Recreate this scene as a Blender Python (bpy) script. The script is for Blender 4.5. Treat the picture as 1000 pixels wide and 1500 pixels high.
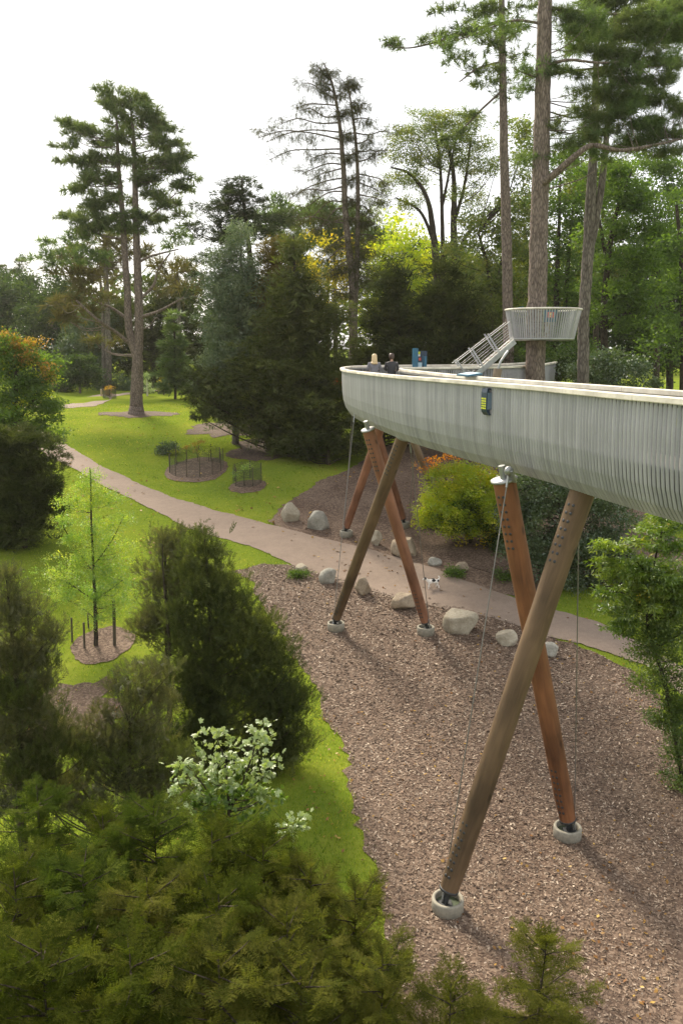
import bpy, bmesh, math, random
import numpy as np
from mathutils import Vector, Matrix
from mathutils.geometry import delaunay_2d_cdt

for o in list(bpy.data.objects):
    bpy.data.objects.remove(o)
SC = bpy.context.scene
COL = SC.collection
rng = np.random.default_rng(7)
random.seed(7)
R = math.radians

# ---------------------------------------------------------------- camera
H = 11.7
PITCH = 11.22
F = 1200.0
cd = bpy.data.cameras.new('camera'); cam = bpy.data.objects.new('camera', cd); COL.objects.link(cam)
cam.location = (0, 0, H); cam.rotation_euler = (R(90 - PITCH), 0, 0)
cd.sensor_fit = 'VERTICAL'; cd.sensor_height = 36.0; cd.sensor_width = 24.0; cd.lens = 36.0 * F / 1500.0
cd.clip_start = 0.1; cd.clip_end = 2000
SC.camera = cam

# ---------------------------------------------------------------- light
SUN_EL, SUN_AZ = 38.0, -27.0      # azimuth measured from +Y, negative = to the left
SKYMIX = 0.78
w = bpy.data.worlds.new('World'); SC.world = w; w.use_nodes = True
nt = w.node_tree; nt.nodes.clear()
out = nt.nodes.new('ShaderNodeOutputWorld')
sky = nt.nodes.new('ShaderNodeTexSky'); sky.sky_type = 'NISHITA'; sky.sun_disc = False
sky.sun_elevation = R(SUN_EL); sky.sun_rotation = R(SUN_AZ)
sky.air_density = 1.0; sky.dust_density = 2.0; sky.ozone_density = 1.0
b1 = nt.nodes.new('ShaderNodeBackground'); b1.inputs[1].default_value = 0.10
nt.links.new(sky.outputs[0], b1.inputs[0])
b2 = nt.nodes.new('ShaderNodeBackground')            # thin bright cloud
cn = nt.nodes.new('ShaderNodeTexNoise'); cn.inputs['Scale'].default_value = 2.2; cn.inputs['Detail'].default_value = 5
cr = nt.nodes.new('ShaderNodeValToRGB')
cr.color_ramp.elements[0].position = 0.3; cr.color_ramp.elements[0].color = (0.92, 0.915, 0.90, 1)
cr.color_ramp.elements[1].position = 0.7; cr.color_ramp.elements[1].color = (1.0, 0.99, 0.97, 1)
nt.links.new(cn.outputs[0], cr.inputs[0]); nt.links.new(cr.outputs[0], b2.inputs[0])
b2.inputs[1].default_value = 0.95
mx = nt.nodes.new('ShaderNodeMixShader'); mx.inputs[0].default_value = SKYMIX
nt.links.new(b1.outputs[0], mx.inputs[1]); nt.links.new(b2.outputs[0], mx.inputs[2]); nt.links.new(mx.outputs[0], out.inputs[0])
sd = bpy.data.lights.new('sun', 'SUN'); sd.energy = 4.8; sd.angle = R(15.0); sd.color = (1.0, 0.88, 0.70)
so = bpy.data.objects.new('sun', sd); COL.objects.link(so)
so.rotation_euler = (R(90 - SUN_EL), 0, R(180 - SUN_AZ)); so.location = (-20, 60, 60)
SC.view_settings.view_transform = 'Standard'; SC.view_settings.look = 'None'
SC.view_settings.exposure = 0.75; SC.view_settings.gamma = 1.0; SC.view_settings.use_curve_mapping = False
SC.render.engine = 'CYCLES'
SC.cycles.max_bounces = 6; SC.cycles.diffuse_bounces = 3; SC.cycles.glossy_bounces = 2
SC.cycles.transmission_bounces = 3; SC.cycles.transparent_max_bounces = 6

# ---------------------------------------------------------------- terrain and pixel helpers
_gy = np.array([-80, 22, 28, 31, 36, 42, 50, 60, 68, 75, 100, 130, 300, 700], float)
_gz = np.array([0, 0, .5, .9, 1.4, 2.15, 3.3, 4.7, 5.5, 6.0, 6.35, 6.7, 9, 12], float)
_ty = np.arange(-90, 701, .5); _tz = np.interp(_ty, _gy, _gz)
_k = np.exp(-0.5 * (np.arange(-10, 11) / 4.0) ** 2); _k /= _k.sum()
_tz = np.convolve(np.pad(_tz, 10, mode='edge'), _k, mode='valid')
def gz(x, y):
    b = np.interp(y, _ty, _tz)
    return b + 0.05 * np.sin(x * .55 + 1.3) * np.sin(y * .43) + 0.02 * np.sin(x * 1.3 + y * .9)
_cp, _sp = math.cos(R(PITCH)), math.sin(R(PITCH))
def ray(u, v):
    a = (u - 500) / F; b = -(v - 750) / F
    return np.array([a, _cp + b * _sp, -_sp + b * _cp])
def atY(u, v, Y):
    d = ray(u, v); return np.array([0, 0, H]) + d * (Y / d[1])
def atZ(u, v, z):
    d = ray(u, v); return np.array([0, 0, H]) + d * ((z - H) / d[2])
def atG(u, v):
    d = ray(u, v); lo, hi = 3.0, 400.0
    for _ in range(50):
        m = (lo + hi) / 2; p = d * (m / d[1])
        if H + p[2] > gz(p[0], p[1]): lo = m
        else: hi = m
    p = d * (lo / d[1]); return np.array([p[0], p[1], float(gz(p[0], p[1]))])
def px2m(px, Y): return px * Y / F / 0.99

# ---------------------------------------------------------------- object helpers
def tag(o, label=None, cat=None, group=None, kind=None):
    if label: o['label'] = label
    if cat: o['category'] = cat
    if group: o['group'] = group
    if kind: o['kind'] = kind
    return o
def empty(name, loc=(0, 0, 0)):
    o = bpy.data.objects.new(name, None); COL.objects.link(o); o.location = tuple(float(c) for c in loc); o.empty_display_size = .2
    return o
def link_mesh(name, me, mats, parent=None, loc=None):
    o = bpy.data.objects.new(name, me); COL.objects.link(o)
    if not isinstance(mats, (list, tuple)): mats = [mats]
    if len(me.materials) == 0:
        for m in mats: me.materials.append(m)
    if parent is not None:
        o.parent = parent
        if loc is None: o.location = -Vector(parent.location) if parent.type == 'EMPTY' and parent.parent is None else (0, 0, 0)
    if loc is not None: o.location = tuple(float(c) for c in loc)
    return o
TRIS = [0]
def np_mesh(name, V, Fc, smooth=False, mi=None):
    V = np.asarray(V); rnd = np.ascontiguousarray(V[:, 3], np.float32) if V.shape[1] == 4 else None
    V = np.ascontiguousarray(V[:, :3], np.float32); Fc = np.ascontiguousarray(Fc, np.int32)
    me = bpy.data.meshes.new(name); k = Fc.shape[1]
    me.vertices.add(len(V)); me.vertices.foreach_set('co', V.ravel())
    me.loops.add(Fc.size); me.loops.foreach_set('vertex_index', Fc.ravel())
    me.polygons.add(len(Fc)); me.polygons.foreach_set('loop_start', np.arange(0, Fc.size, k, dtype=np.int32))
    me.polygons.foreach_set('use_smooth', np.full(len(Fc), smooth, dtype=bool))
    if mi is not None: me.polygons.foreach_set('material_index', np.ascontiguousarray(mi, np.int32))
    if rnd is not None: me.attributes.new('rnd', 'FLOAT', 'POINT').data.foreach_set('value', rnd)
    me.update(calc_edges=True); TRIS[0] += len(Fc) * (k - 2)
    return me
class MB:
    """collects quads/polys in world coordinates and links them as one mesh"""
    def __init__(s): s.v = []; s.f = []; s.sm = []
    def add(s, vs, fs, sm=False):
        n = len(s.v); s.v += [tuple(float(c) for c in p) for p in vs]; s.f += [tuple(i + n for i in f) for f in fs]; s.sm += [sm] * len(fs)
    def box(s, c, sx, sy, sz, M=None):
        M = M or Matrix(); c = Vector(c)
        vs = [c + M @ Vector((x * sx / 2, y * sy / 2, z * sz / 2)) for x in (-1, 1) for y in (-1, 1) for z in (-1, 1)]
        s.add(vs, [(0, 1, 3, 2), (4, 6, 7, 5), (0, 4, 5, 1), (2, 3, 7, 6), (0, 2, 6, 4), (1, 5, 7, 3)])
    def bar(s, a, b, w1, h1):
        a = Vector(a); b = Vector(b); d = (b - a); L = d.length; d.normalize()
        up = Vector((0, 0, 1)) if abs(d.z) < .95 else Vector((0, 1, 0))
        y = up.cross(d).normalized(); z = d.cross(y)
        M = Matrix((d, y, z)).transposed(); s.box((a + b) / 2, L, w1, h1, M)
    def tube(s, pts, rad, n=8, cap=True):
        pts = [Vector([float(c) for c in p]) for p in pts]
        if not hasattr(rad, '__len__'): rad = [rad] * len(pts)
        vs = []; fs = []; ref = None
        for i, p in enumerate(pts):
            d = (pts[min(i + 1, len(pts) - 1)] - pts[max(i - 1, 0)]).normalized()
            if ref is None: ref = Vector((1, 0, 0)) if abs(d.x) < .8 else Vector((0, 1, 0))
            x = (ref - d * ref.dot(d)).normalized(); ref = x; y = d.cross(x)
            for k in range(n):
                a = 2 * math.pi * k / n; vs.append(p + (x * math.cos(a) + y * math.sin(a)) * rad[i])
        for i in range(len(pts) - 1):
            for k in range(n):
                fs.append((i * n + k, i * n + (k + 1) % n, (i + 1) * n + (k + 1) % n, (i + 1) * n + k))
        s.add(vs, fs, True)
        if cap:
            m = len(vs); s.add(vs[:n][::-1], [tuple(range(n))]); s.add(vs[m - n:], [tuple(range(n))])
    def lathe(s, c, prof, n=24, axis=None):
        c = Vector([float(q) for q in c]); vs = []; fs = []
        M = Matrix() if axis is None else Vector((0, 0, 1)).rotation_difference(Vector(axis)).to_matrix()
        for (r, z) in prof:
            for k in range(n):
                a = 2 * math.pi * k / n; q = Vector((r * math.cos(a), r * math.sin(a), z))
                vs.append(c + (M @ q if axis is not None else q))
        for i in range(len(prof) - 1):
            for k in range(n): fs.append((i * n + k, i * n + (k + 1) % n, (i + 1) * n + (k + 1) % n, (i + 1) * n + k))
        s.add(vs, fs, True)
    def build(s, name, mat, parent=None, local=None):
        me = bpy.data.meshes.new(name)
        vs = s.v
        if local is not None:
            L = Vector([float(c) for c in local]); vs = [tuple(Vector(p) - L) for p in vs]
        me.from_pydata(vs, [], s.f); me.polygons.foreach_set('use_smooth', np.array(s.sm, dtype=bool)); me.update()
        TRIS[0] += sum(len(f) - 2 for f in s.f)
        return link_mesh(name, me, mat, parent, loc=local)

# ---------------------------------------------------------------- materials
def newmat(name):
    m = bpy.data.materials.new(name); m.use_nodes = True; t = m.node_tree; t.nodes.clear()
    o = t.nodes.new('ShaderNodeOutputMaterial'); return m, t, o
def N(t, typ, **kw):
    n = t.nodes.new(typ)
    for k, v in kw.items(): setattr(n, k, v)
    return n
def ramp(t, src, stops):
    r = t.nodes.new('ShaderNodeValToRGB'); e = r.color_ramp.elements
    while len(e) > 1: e.remove(e[-1])
    e[0].position = stops[0][0]; e[0].color = (*stops[0][1], 1)
    for p, c in stops[1:]:
        q = e.new(p); q.color = (*c, 1)
    t.links.new(src, r.inputs[0]); return r.outputs[0]
def mix(t, f, a, b, mode='MIX'):
    m = t.nodes.new('ShaderNodeMix'); m.data_type = 'RGBA'; m.blend_type = mode
    for s, v in ((0, f), (6, a), (7, b)):
        if hasattr(v, 'links') or hasattr(v, 'is_linked'): t.links.new(v, m.inputs[s])
        else: m.inputs[s].default_value = v if s == 0 else (*v, 1)
    return m.outputs[2]
def noise(t, scale, detail=4, rough=.55, vec=None, stretch=None, dist=0):
    n = t.nodes.new('ShaderNodeTexNoise'); n.inputs['Scale'].default_value = scale; n.inputs['Detail'].default_value = detail
    n.inputs['Roughness'].default_value = rough; n.inputs['Distortion'].default_value = dist
    tc = t.nodes.new('ShaderNodeTexCoord'); v = tc.outputs['Object'] if vec is None else vec
    if stretch:
        mp = t.nodes.new('ShaderNodeMapping'); mp.inputs['Scale'].default_value = stretch; t.links.new(v, mp.inputs[0]); v = mp.outputs[0]
    t.links.new(v, n.inputs['Vector']); return n.outputs[0]
def bump(t, h, strength, dist):
    b = t.nodes.new('ShaderNodeBump'); b.inputs['Strength'].default_value = strength; b.inputs['Distance'].default_value = dist
    t.links.new(h, b.inputs['Height']); return b.outputs[0]
def principled(t, o, col, rough=.7, metal=0, nrm=None, spec=.5):
    p = t.nodes.new('ShaderNodeBsdfPrincipled')
    if isinstance(col, tuple): p.inputs['Base Color'].default_value = (*col, 1)
    else: t.links.new(col, p.inputs['Base Color'])
    if isinstance(rough, (int, float)): p.inputs['Roughness'].default_value = rough
    else: t.links.new(rough, p.inputs['Roughness'])
    p.inputs['Metallic'].default_value = metal; p.inputs['Specular IOR Level'].default_value = spec
    if nrm is not None: t.links.new(nrm, p.inputs['Normal'])
    t.links.new(p.outputs[0], o.inputs[0]); return p
def simple(name, col, rough=.6, metal=0, var=.15, scale=6, bmp=.1):
    m, t, o = newmat(name); n = noise(t, scale)
    c = ramp(t, n, [(.3, tuple(q * (1 - var) for q in col)), (.7, tuple(min(1, q * (1 + var)) for q in col))])
    principled(t, o, c, rough, metal, bump(t, n, bmp, .01)); return m
LK = 1.3
def leafmat(name, cols, trans=.4, gloss=.06, rough=.45, nscale=.6, tboost=1.5):
    """cols: list of colours picked per leaf; translucent so that back light glows through"""
    m, t, o = newmat(name); cols = [(min(.8, c[0] * LK * 1.07), min(.8, c[1] * LK * .97), min(.8, c[2] * LK * .75)) for c in cols]
    g = N(t, 'ShaderNodeNewGeometry')
    st = [(i / max(1, len(cols) - 1) * .94 + .03, c) for i, c in enumerate(cols)]
    n = noise(t, nscale, 3)
    a = t.nodes.new('ShaderNodeMath'); a.operation = 'MULTIPLY_ADD'; a.inputs[1].default_value = .85
    at_ = N(t, 'ShaderNodeAttribute', attribute_name='rnd'); mr = N(t, 'ShaderNodeMath', operation='MULTIPLY_ADD'); mr.inputs[1].default_value = 1.0 if name in ('grass_blades', 'fallen_leaf') else .35
    t.links.new(g.outputs['Random Per Island'], mr.inputs[0]); ms = N(t, 'ShaderNodeMath', operation='MULTIPLY'); ms.inputs[1].default_value = .65; t.links.new(at_.outputs['Fac'], ms.inputs[0]); t.links.new(ms.outputs[0], mr.inputs[2])
    t.links.new(mr.outputs[0], a.inputs[0])
    s = t.nodes.new('ShaderNodeMath'); s.operation = 'MULTIPLY_ADD'; s.inputs[1].default_value = 1.6; s.inputs[2].default_value = -.72
    t.links.new(n, s.inputs[0]); t.links.new(s.outputs[0], a.inputs[2])
    c = ramp(t, a.outputs[0], [(0.0, tuple(q * .55 for q in cols[0]))] + st + [(1.0, tuple(min(.8, q * 1.35) for q in cols[-1]))])
    d = N(t, 'ShaderNodeBsdfDiffuse'); t.links.new(c, d.inputs[0])
    tr = N(t, 'ShaderNodeBsdfTranslucent')
    c2 = mix(t, 1.0, c, (tboost, tboost * 1.08, tboost * .5), 'MULTIPLY'); t.links.new(c2, tr.inputs[0])
    m1 = N(t, 'ShaderNodeMixShader'); m1.inputs[0].default_value = trans
    t.links.new(d.outputs[0], m1.inputs[1]); t.links.new(tr.outputs[0], m1.inputs[2])
    gl = N(t, 'ShaderNodeBsdfGlossy'); gl.inputs['Roughness'].default_value = rough; gl.inputs[0].default_value = (.9, .95, 1, 1)
    m2 = N(t, 'ShaderNodeMixShader'); m2.inputs[0].default_value = gloss
    t.links.new(m1.outputs[0], m2.inputs[1]); t.links.new(gl.outputs[0], m2.inputs[2]); t.links.new(m2.outputs[0], o.inputs[0])
    return m
def barkmat(name, dark, light, sc=3.0, depth=.06):
    m, t, o = newmat(name)
    n = noise(t, sc, 6, .65, stretch=(2.4, 2.4, .45), dist=.4)
    v = N(t, 'ShaderNodeTexVoronoi'); v.inputs['Scale'].default_value = sc * 2.2; v.feature = 'DISTANCE_TO_EDGE'
    tc = N(t, 'ShaderNodeTexCoord'); mp = N(t, 'ShaderNodeMapping'); mp.inputs['Scale'].default_value = (1.6, 1.6, .4)
    t.links.new(tc.outputs['Object'], mp.inputs[0]); t.links.new(mp.outputs[0], v.inputs['Vector'])
    vr = ramp(t, v.outputs[0], [(0, (0, 0, 0)), (.25, (1, 1, 1))])
    c = ramp(t, n, [(.3, dark), (.68, light)])
    c = mix(t, .55, c, vr, 'MULTIPLY')
    principled(t, o, c, .9, 0, bump(t, mix(t, .5, n, vr), .9, depth), .2); return m

M = {}
# foliage
M['pine'] = leafmat('pine_needles', [(.045, .075, .042), (.08, .115, .06), (.12, .155, .08)], .4, .01)
M['pine_brown'] = leafmat('pine_needles_tawny', [(.05, .055, .03), (.09, .08, .045), (.07, .09, .045)], .35, .01)
M['pine_lime'] = leafmat('pine_needles_soft', [(.05, .085, .045), (.08, .13, .06), (.12, .17, .075)], .4, .015)
M['spruce'] = leafmat('spruce_needles', [(.04, .08, .035), (.08, .13, .05), (.12, .17, .06)], .3, .03)
M['cedar'] = leafmat('cedar_needles', [(.026, .042, .024), (.045, .065, .038)], .25, .015)
M['holly'] = leafmat('silver_leaves', [(.05, .085, .06), (.09, .13, .09), (.14, .18, .12)], .25, .04)
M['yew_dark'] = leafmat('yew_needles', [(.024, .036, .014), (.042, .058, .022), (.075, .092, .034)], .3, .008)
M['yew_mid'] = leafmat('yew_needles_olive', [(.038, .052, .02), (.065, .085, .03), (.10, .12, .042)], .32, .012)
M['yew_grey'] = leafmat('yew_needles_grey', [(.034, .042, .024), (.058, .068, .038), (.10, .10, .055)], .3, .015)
M['hemlock'] = leafmat('hemlock_brown', [(.07, .062, .026), (.12, .098, .04), (.09, .10, .04)], .3, .012)
M['larch'] = leafmat('larch_needles', [(.03, .042, .018), (.065, .068, .028)], .25, .01)
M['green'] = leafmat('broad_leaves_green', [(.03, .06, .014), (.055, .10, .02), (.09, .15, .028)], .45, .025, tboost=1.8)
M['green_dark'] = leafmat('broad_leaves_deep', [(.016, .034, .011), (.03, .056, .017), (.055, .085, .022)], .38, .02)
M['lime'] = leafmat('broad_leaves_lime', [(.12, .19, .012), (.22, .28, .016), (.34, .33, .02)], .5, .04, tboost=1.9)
M['yellow'] = leafmat('broad_leaves_yellow', [(.16, .17, .02), (.28, .25, .02), (.38, .28, .015)], .5, .03, tboost=1.7)
M['olive'] = leafmat('broad_leaves_olive', [(.04, .07, .018), (.08, .115, .025), (.14, .15, .03)], .45, .04, tboost=1.7)
M['autumn'] = leafmat('leaves_turning_red', [(.12, .13, .02), (.22, .15, .022), (.26, .12, .025)], .45, .04)
M['orange'] = leafmat('leaves_orange', [(.3, .2, .02), (.42, .2, .015), (.38, .12, .02)], .5, .03)
M['redleaf'] = leafmat('leaves_crimson', [(.22, .03, .02), (.34, .05, .03)], .45, .03)
M['bushy'] = leafmat('shrub_leaves', [(.025, .05, .022), (.045, .08, .032), (.075, .11, .045)], .3, .07)
M['sapling'] = leafmat('sapling_leaves', [(.06, .13, .03), (.12, .2, .03), (.26, .29, .05)], .5, .06, .38, tboost=1.9)
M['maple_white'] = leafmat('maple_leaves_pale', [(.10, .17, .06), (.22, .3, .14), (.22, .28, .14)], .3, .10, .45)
M['fir'] = leafmat('fir_needles', [(.018, .029, .006), (.036, .051, .010), (.08, .093, .021)], .38, .0)
M['fir_olive'] = leafmat('fir_needles_olive', [(.020, .029, .008), (.038, .05, .013), (.084, .09, .025), (.07, .09, .021)], .38, .0)
M['fir_green'] = leafmat('fir_needles_green', [(.017, .031, .008), (.034, .055, .012), (.068, .09, .022)], .38, .0)
M['litter'] = leafmat('fallen_leaf', [(.06, .03, .014), (.14, .07, .03), (.22, .14, .045), (.26, .19, .07)], .15, .02)
M['grass'] = leafmat('grass_blades', [(.045, .10, .014), (.09, .155, .018), (.16, .20, .035), (.22, .22, .06)], .5, .0, nscale=.5, tboost=1.8)
M['cherry'] = leafmat('shrub_leaves_light', [(.05, .10, .018), (.09, .15, .025), (.16, .21, .035)], .45, .05, .4, tboost=1.8)
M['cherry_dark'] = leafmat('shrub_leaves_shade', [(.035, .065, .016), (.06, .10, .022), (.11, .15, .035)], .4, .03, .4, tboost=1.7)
# bark
M['bark_pine'] = barkmat('bark_pine', (.13, .10, .08), (.30, .24, .20), 3.2, .05)
M['bark_grey'] = barkmat('bark_grey', (.10, .085, .07), (.25, .22, .18), 2.5, .05)
M['bark_dark'] = barkmat('bark_dark', (.035, .028, .02), (.10, .08, .055), 3)
M['bark_larch'] = barkmat('bark_larch', (.12, .095, .075), (.26, .21, .16), 3)
M['bark_pale'] = simple('bark_pale', (.55, .5, .42), .8)
# metals, wood, concrete
def galv():
    m, t, o = newmat('galvanised_steel')
    oi = N(t, 'ShaderNodeObjectInfo'); gp_ = N(t, 'ShaderNodeNewGeometry').outputs['Position']; n = noise(t, 1.6, 6, .65, vec=gp_, stretch=(1, 1, .35)); n2 = noise(t, 26, 3, vec=gp_)
    c = ramp(t, n, [(.3, (.205, .21, .23)), (.7, (.42, .42, .445))])
    c = mix(t, .25, c, ramp(t, n2, [(.35, (.30, .30, .32)), (.65, (.49, .485, .50))]))
    c = mix(t, .4, c, ramp(t, oi.outputs['Random'], [(0, (.25, .255, .275)), (1, (.48, .48, .50))]))
    principled(t, o, c, ramp(t, n2, [(.3, (.38,) * 3), (.7, (.6,) * 3)]), .3, bump(t, n, .08, .01)); return m
M['galv'] = galv()
M['steel_dark'] = simple('steel_dark', (.05, .052, .055), .55, .5)
M['steel'] = simple('steel_plate', (.33, .34, .34), .45, .7)
M['cable'] = simple('steel_cable', (.20, .19, .18), .5, .6)
def woodmat(name, dark, light, grain=1.0, rough=.7, axis_z=.12, knots=True):
    m, t, o = newmat(name)
    n = noise(t, 7 * grain, 5, .6, stretch=(1, 1, axis_z), dist=1.2); n2 = noise(t, 1.3, 3, .5, stretch=(1, 1, .5))
    c = ramp(t, n, [(.3, dark), (.5, tuple((a + b) / 2 for a, b in zip(dark, light))), (.7, light)])
    c = mix(t, .5, c, ramp(t, n2, [(.35, tuple(q * .55 for q in dark)), (.65, light)]))
    if knots:
        v = N(t, 'ShaderNodeTexVoronoi'); v.inputs['Scale'].default_value = 1.5
        tc = N(t, 'ShaderNodeTexCoord'); mp = N(t, 'ShaderNodeMapping'); mp.inputs['Scale'].default_value = (1.4, 1.4, .7)
        t.links.new(tc.outputs['Object'], mp.inputs[0]); t.links.new(mp.outputs[0], v.inputs['Vector'])
        c = mix(t, ramp(t, v.outputs[0], [(.06, (.75,) * 3), (.15, (0, 0, 0))]), c, tuple(q * .45 for q in dark))
    principled(t, o, c, rough, 0, bump(t, n, .35, .012), .3); return m
M['larch_orange'] = woodmat('larch_pole_orange', (.075, .030, .014), (.27, .115, .05), .8)
M['larch_red'] = woodmat('larch_pole_reddish', (.13, .055, .03), (.32, .15, .085), .8)
M['larch_grey'] = woodmat('larch_pole_greyed', (.055, .034, .018), (.175, .112, .062), .8)
M['larch_pale'] = woodmat('larch_pole_pale', (.20, .15, .10), (.36, .28, .2))
M['rail_wood'] = woodmat('pale_rail_timber', (.58, .54, .46), (.80, .76, .67), 1, .7, 1, False)
M['tread'] = simple('brown_tread', (.16, .09, .05), .8)
M['deck'] = simple('deck_timber', (.28, .25, .21), .8)
M['concrete'] = simple('concrete', (.27, .25, .20), .9, 0, .2, 9, .3)
M['moss'] = simple('mossy_water', (.07, .09, .05), .35)
M['navy'] = simple('navy_paint', (.012, .03, .06), .35)
M['bluegrey'] = simple('bluegrey_paint', (.12, .17, .22), .4)
M['teal'] = simple('teal_paint', (.015, .10, .17), .4)
M['lemon'] = simple('lemon_print', (.62, .68, .03), .6)
M['white'] = simple('white_paint', (.78, .78, .76), .5)
M['redprint'] = simple('red_print', (.6, .1, .07), .6)
M['cream'] = simple('cream_print', (.75, .6, .25), .6)
M['skyblue'] = simple('pale_blue_print_and_sheen', (.45, .62, .72), .5)
M['rope'] = simple('rope', (.26, .22, .16), .9)
M['netting'] = simple('green_wire_netting', (.035, .045, .03), .6)
M['stake'] = simple('stake_wood', (.07, .055, .035), .85)
M['post'] = simple('post_wood', (.4, .33, .2), .85)
M['skin'] = simple('skin', (.55, .34, .25), .5, 0, .05)
M['blonde'] = simple('blonde_hair', (.62, .47, .27), .5, 0, .2, 30)
M['darkhair'] = simple('brown_hair', (.06, .035, .025), .5, 0, .2, 30)
M['greycoat'] = simple('grey_coat', (.16, .16, .18), .85)
M['blackcoat'] = simple('black_coat', (.028, .028, .032), .7)
M['jeans'] = simple('jeans', (.05, .07, .13), .85)
M['shirt'] = simple('pale_shirt', (.5, .48, .62), .85)
M['dogwhite'] = simple('dog_white', (.75, .72, .67), .9)
M['dogblack'] = simple('dog_black', (.02, .02, .02), .7)
def rockmat(name, a, b):
    m, t, o = newmat(name); n = noise(t, 2.2, 8, .65); n2 = noise(t, 14, 5, .7)
    c = ramp(t, n, [(.32, a), (.66, b)]); c = mix(t, .3, c, ramp(t, n2, [(.35, (.22, .2, .15)), (.7, (.6, .56, .48))]))
    g = N(t, 'ShaderNodeTexCoord')
    principled(t, o, c, .9, 0, bump(t, mix(t, .4, n, n2), .8, .05), .2); return m
M['rock'] = rockmat('boulder_cream', (.22, .18, .12), (.44, .39, .30))
M['rock_grey'] = rockmat('boulder_grey', (.15, .15, .13), (.36, .35, .31))
M['rock_tan'] = rockmat('boulder_tan', (.15, .10, .06), (.34, .26, .17))
def groundmats():
    m, t, o = newmat('lawn')
    n = noise(t, .22, 5, .6); n2 = noise(t, 5, 6, .7); n3 = noise(t, 30, 4, .7)
    c = ramp(t, n, [(.3, (.10, .16, .016)), (.5, (.19, .25, .02)), (.66, (.30, .31, .04)), (.8, (.31, .25, .09))])
    c = mix(t, .45, c, ramp(t, n2, [(.3, (.07, .11, .015)), (.7, (.24, .26, .045))]))
    c = mix(t, .3, c, ramp(t, n3, [(.3, (.03, .06, .01)), (.7, (.16, .24, .03))]))
    principled(t, o, c, .95, 0, bump(t, mix(t, .5, n2, n3), .9, .06), .0); M['lawn'] = m
    m, t, o = newmat('gravel_path')
    n = noise(t, .6, 5); n2 = noise(t, 45, 4, .7); n3 = noise(t, 4, 5, .6)
    c = ramp(t, n, [(.3, (.14, .105, .075)), (.7, (.225, .172, .128))]); c = mix(t, .3, c, ramp(t, n3, [(.3, (.115, .085, .062)), (.7, (.30, .235, .18))]))
    c = mix(t, .35, c, ramp(t, n2, [(.3, (.16, .11, .09)), (.72, (.5, .4, .34))]))
    principled(t, o, c, .9, 0, bump(t, n2, .4, .01), .2); M['path'] = m
    for nm, k in (('chipbed', 1.0), ('duff', .75)):
        m, t, o = newmat('wood_chip_bed' if nm == 'chipbed' else 'leaf_litter')
        v = N(t, 'ShaderNodeTexVoronoi'); v.inputs['Scale'].default_value = 15; v.inputs['Randomness'].default_value = 1
        tc = N(t, 'ShaderNodeTexCoord'); nn = N(t, 'ShaderNodeTexNoise'); nn.inputs['Scale'].default_value = 9
        t.links.new(tc.outputs['Object'], nn.inputs['Vector'])
        ad = N(t, 'ShaderNodeMix', data_type='RGBA', blend_type='ADD'); ad.inputs[0].default_value = .12
        t.links.new(tc.outputs['Object'], ad.inputs[6]); t.links.new(nn.outputs[1], ad.inputs[7]); t.links.new(ad.outputs[2], v.inputs['Vector'])
        sep = N(t, 'ShaderNodeSeparateColor'); t.links.new(v.outputs[1], sep.inputs[0])
        c = ramp(t, sep.outputs[0], [(0, (.035 * k, .021 * k, .015 * k)), (.5, (.12 * k, .078 * k, .054 * k)), (1, (.31 * k, .23 * k, .17 * k))])
        c = mix(t, .5, c, ramp(t, noise(t, .35, 4), [(.35, (.08 * k, .05 * k, .036 * k)), (.65, (.19 * k, .135 * k, .10 * k))]))
        principled(t, o, c, .9, 0, bump(t, sep.outputs[0], .8, .03), .2); M[nm] = m
    m, t, o = newmat('wood_chips')
    g = N(t, 'ShaderNodeNewGeometry')
    c = ramp(t, g.outputs['Random Per Island'], [(0, (.026, .016, .011)), (.35, (.085, .054, .036)), (.6, (.17, .115, .078)), (.85, (.33, .245, .175)), (1, (.62, .52, .41))])
    c = mix(t, .35, c, ramp(t, noise(t, .4, 4), [(.35, (.085, .05, .032)), (.65, (.25, .175, .125))]))
    principled(t, o, c, .75, 0, None, .35); M['chips'] = m
groundmats()
# ---------------------------------------------------------------- foliage templates (unit length)
def T_spray(seed, pairs=4, wid=.10):
    r = np.random.default_rng(seed); V = [(0, -.02, 0), (0, .02, 0), (1, 0, -.05)]; Fc = [(0, 1, 2)]
    for i in range(pairs):
        x = .08 + .8 * i / pairs
        for s in (-1, 1):
            L = (.42 * (1 - .55 * x)) * r.uniform(.7, 1.15); a = r.uniform(.55, .95); z = r.uniform(-.12, .10)
            tx, ty = x + L * math.cos(a), s * L * math.sin(a); n = len(V)
            V += [(x - wid * .5, 0, -.04 * x), (x + wid * .5, 0, -.04 * x), (tx + .02, ty, z)]
            Fc.append((n, n + 1, n + 2)); n = len(V)
            V += [(x + L * .4 * math.cos(a), s * L * .4 * math.sin(a) - .03, z * .3), (x + L * .4 * math.cos(a) + wid, s * L * .4 * math.sin(a) + .03, z * .3), (tx + .10, ty * .7, z - .04)]
            Fc.append((n, n + 1, n + 2))
    return np.array(V), np.array(Fc)
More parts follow.
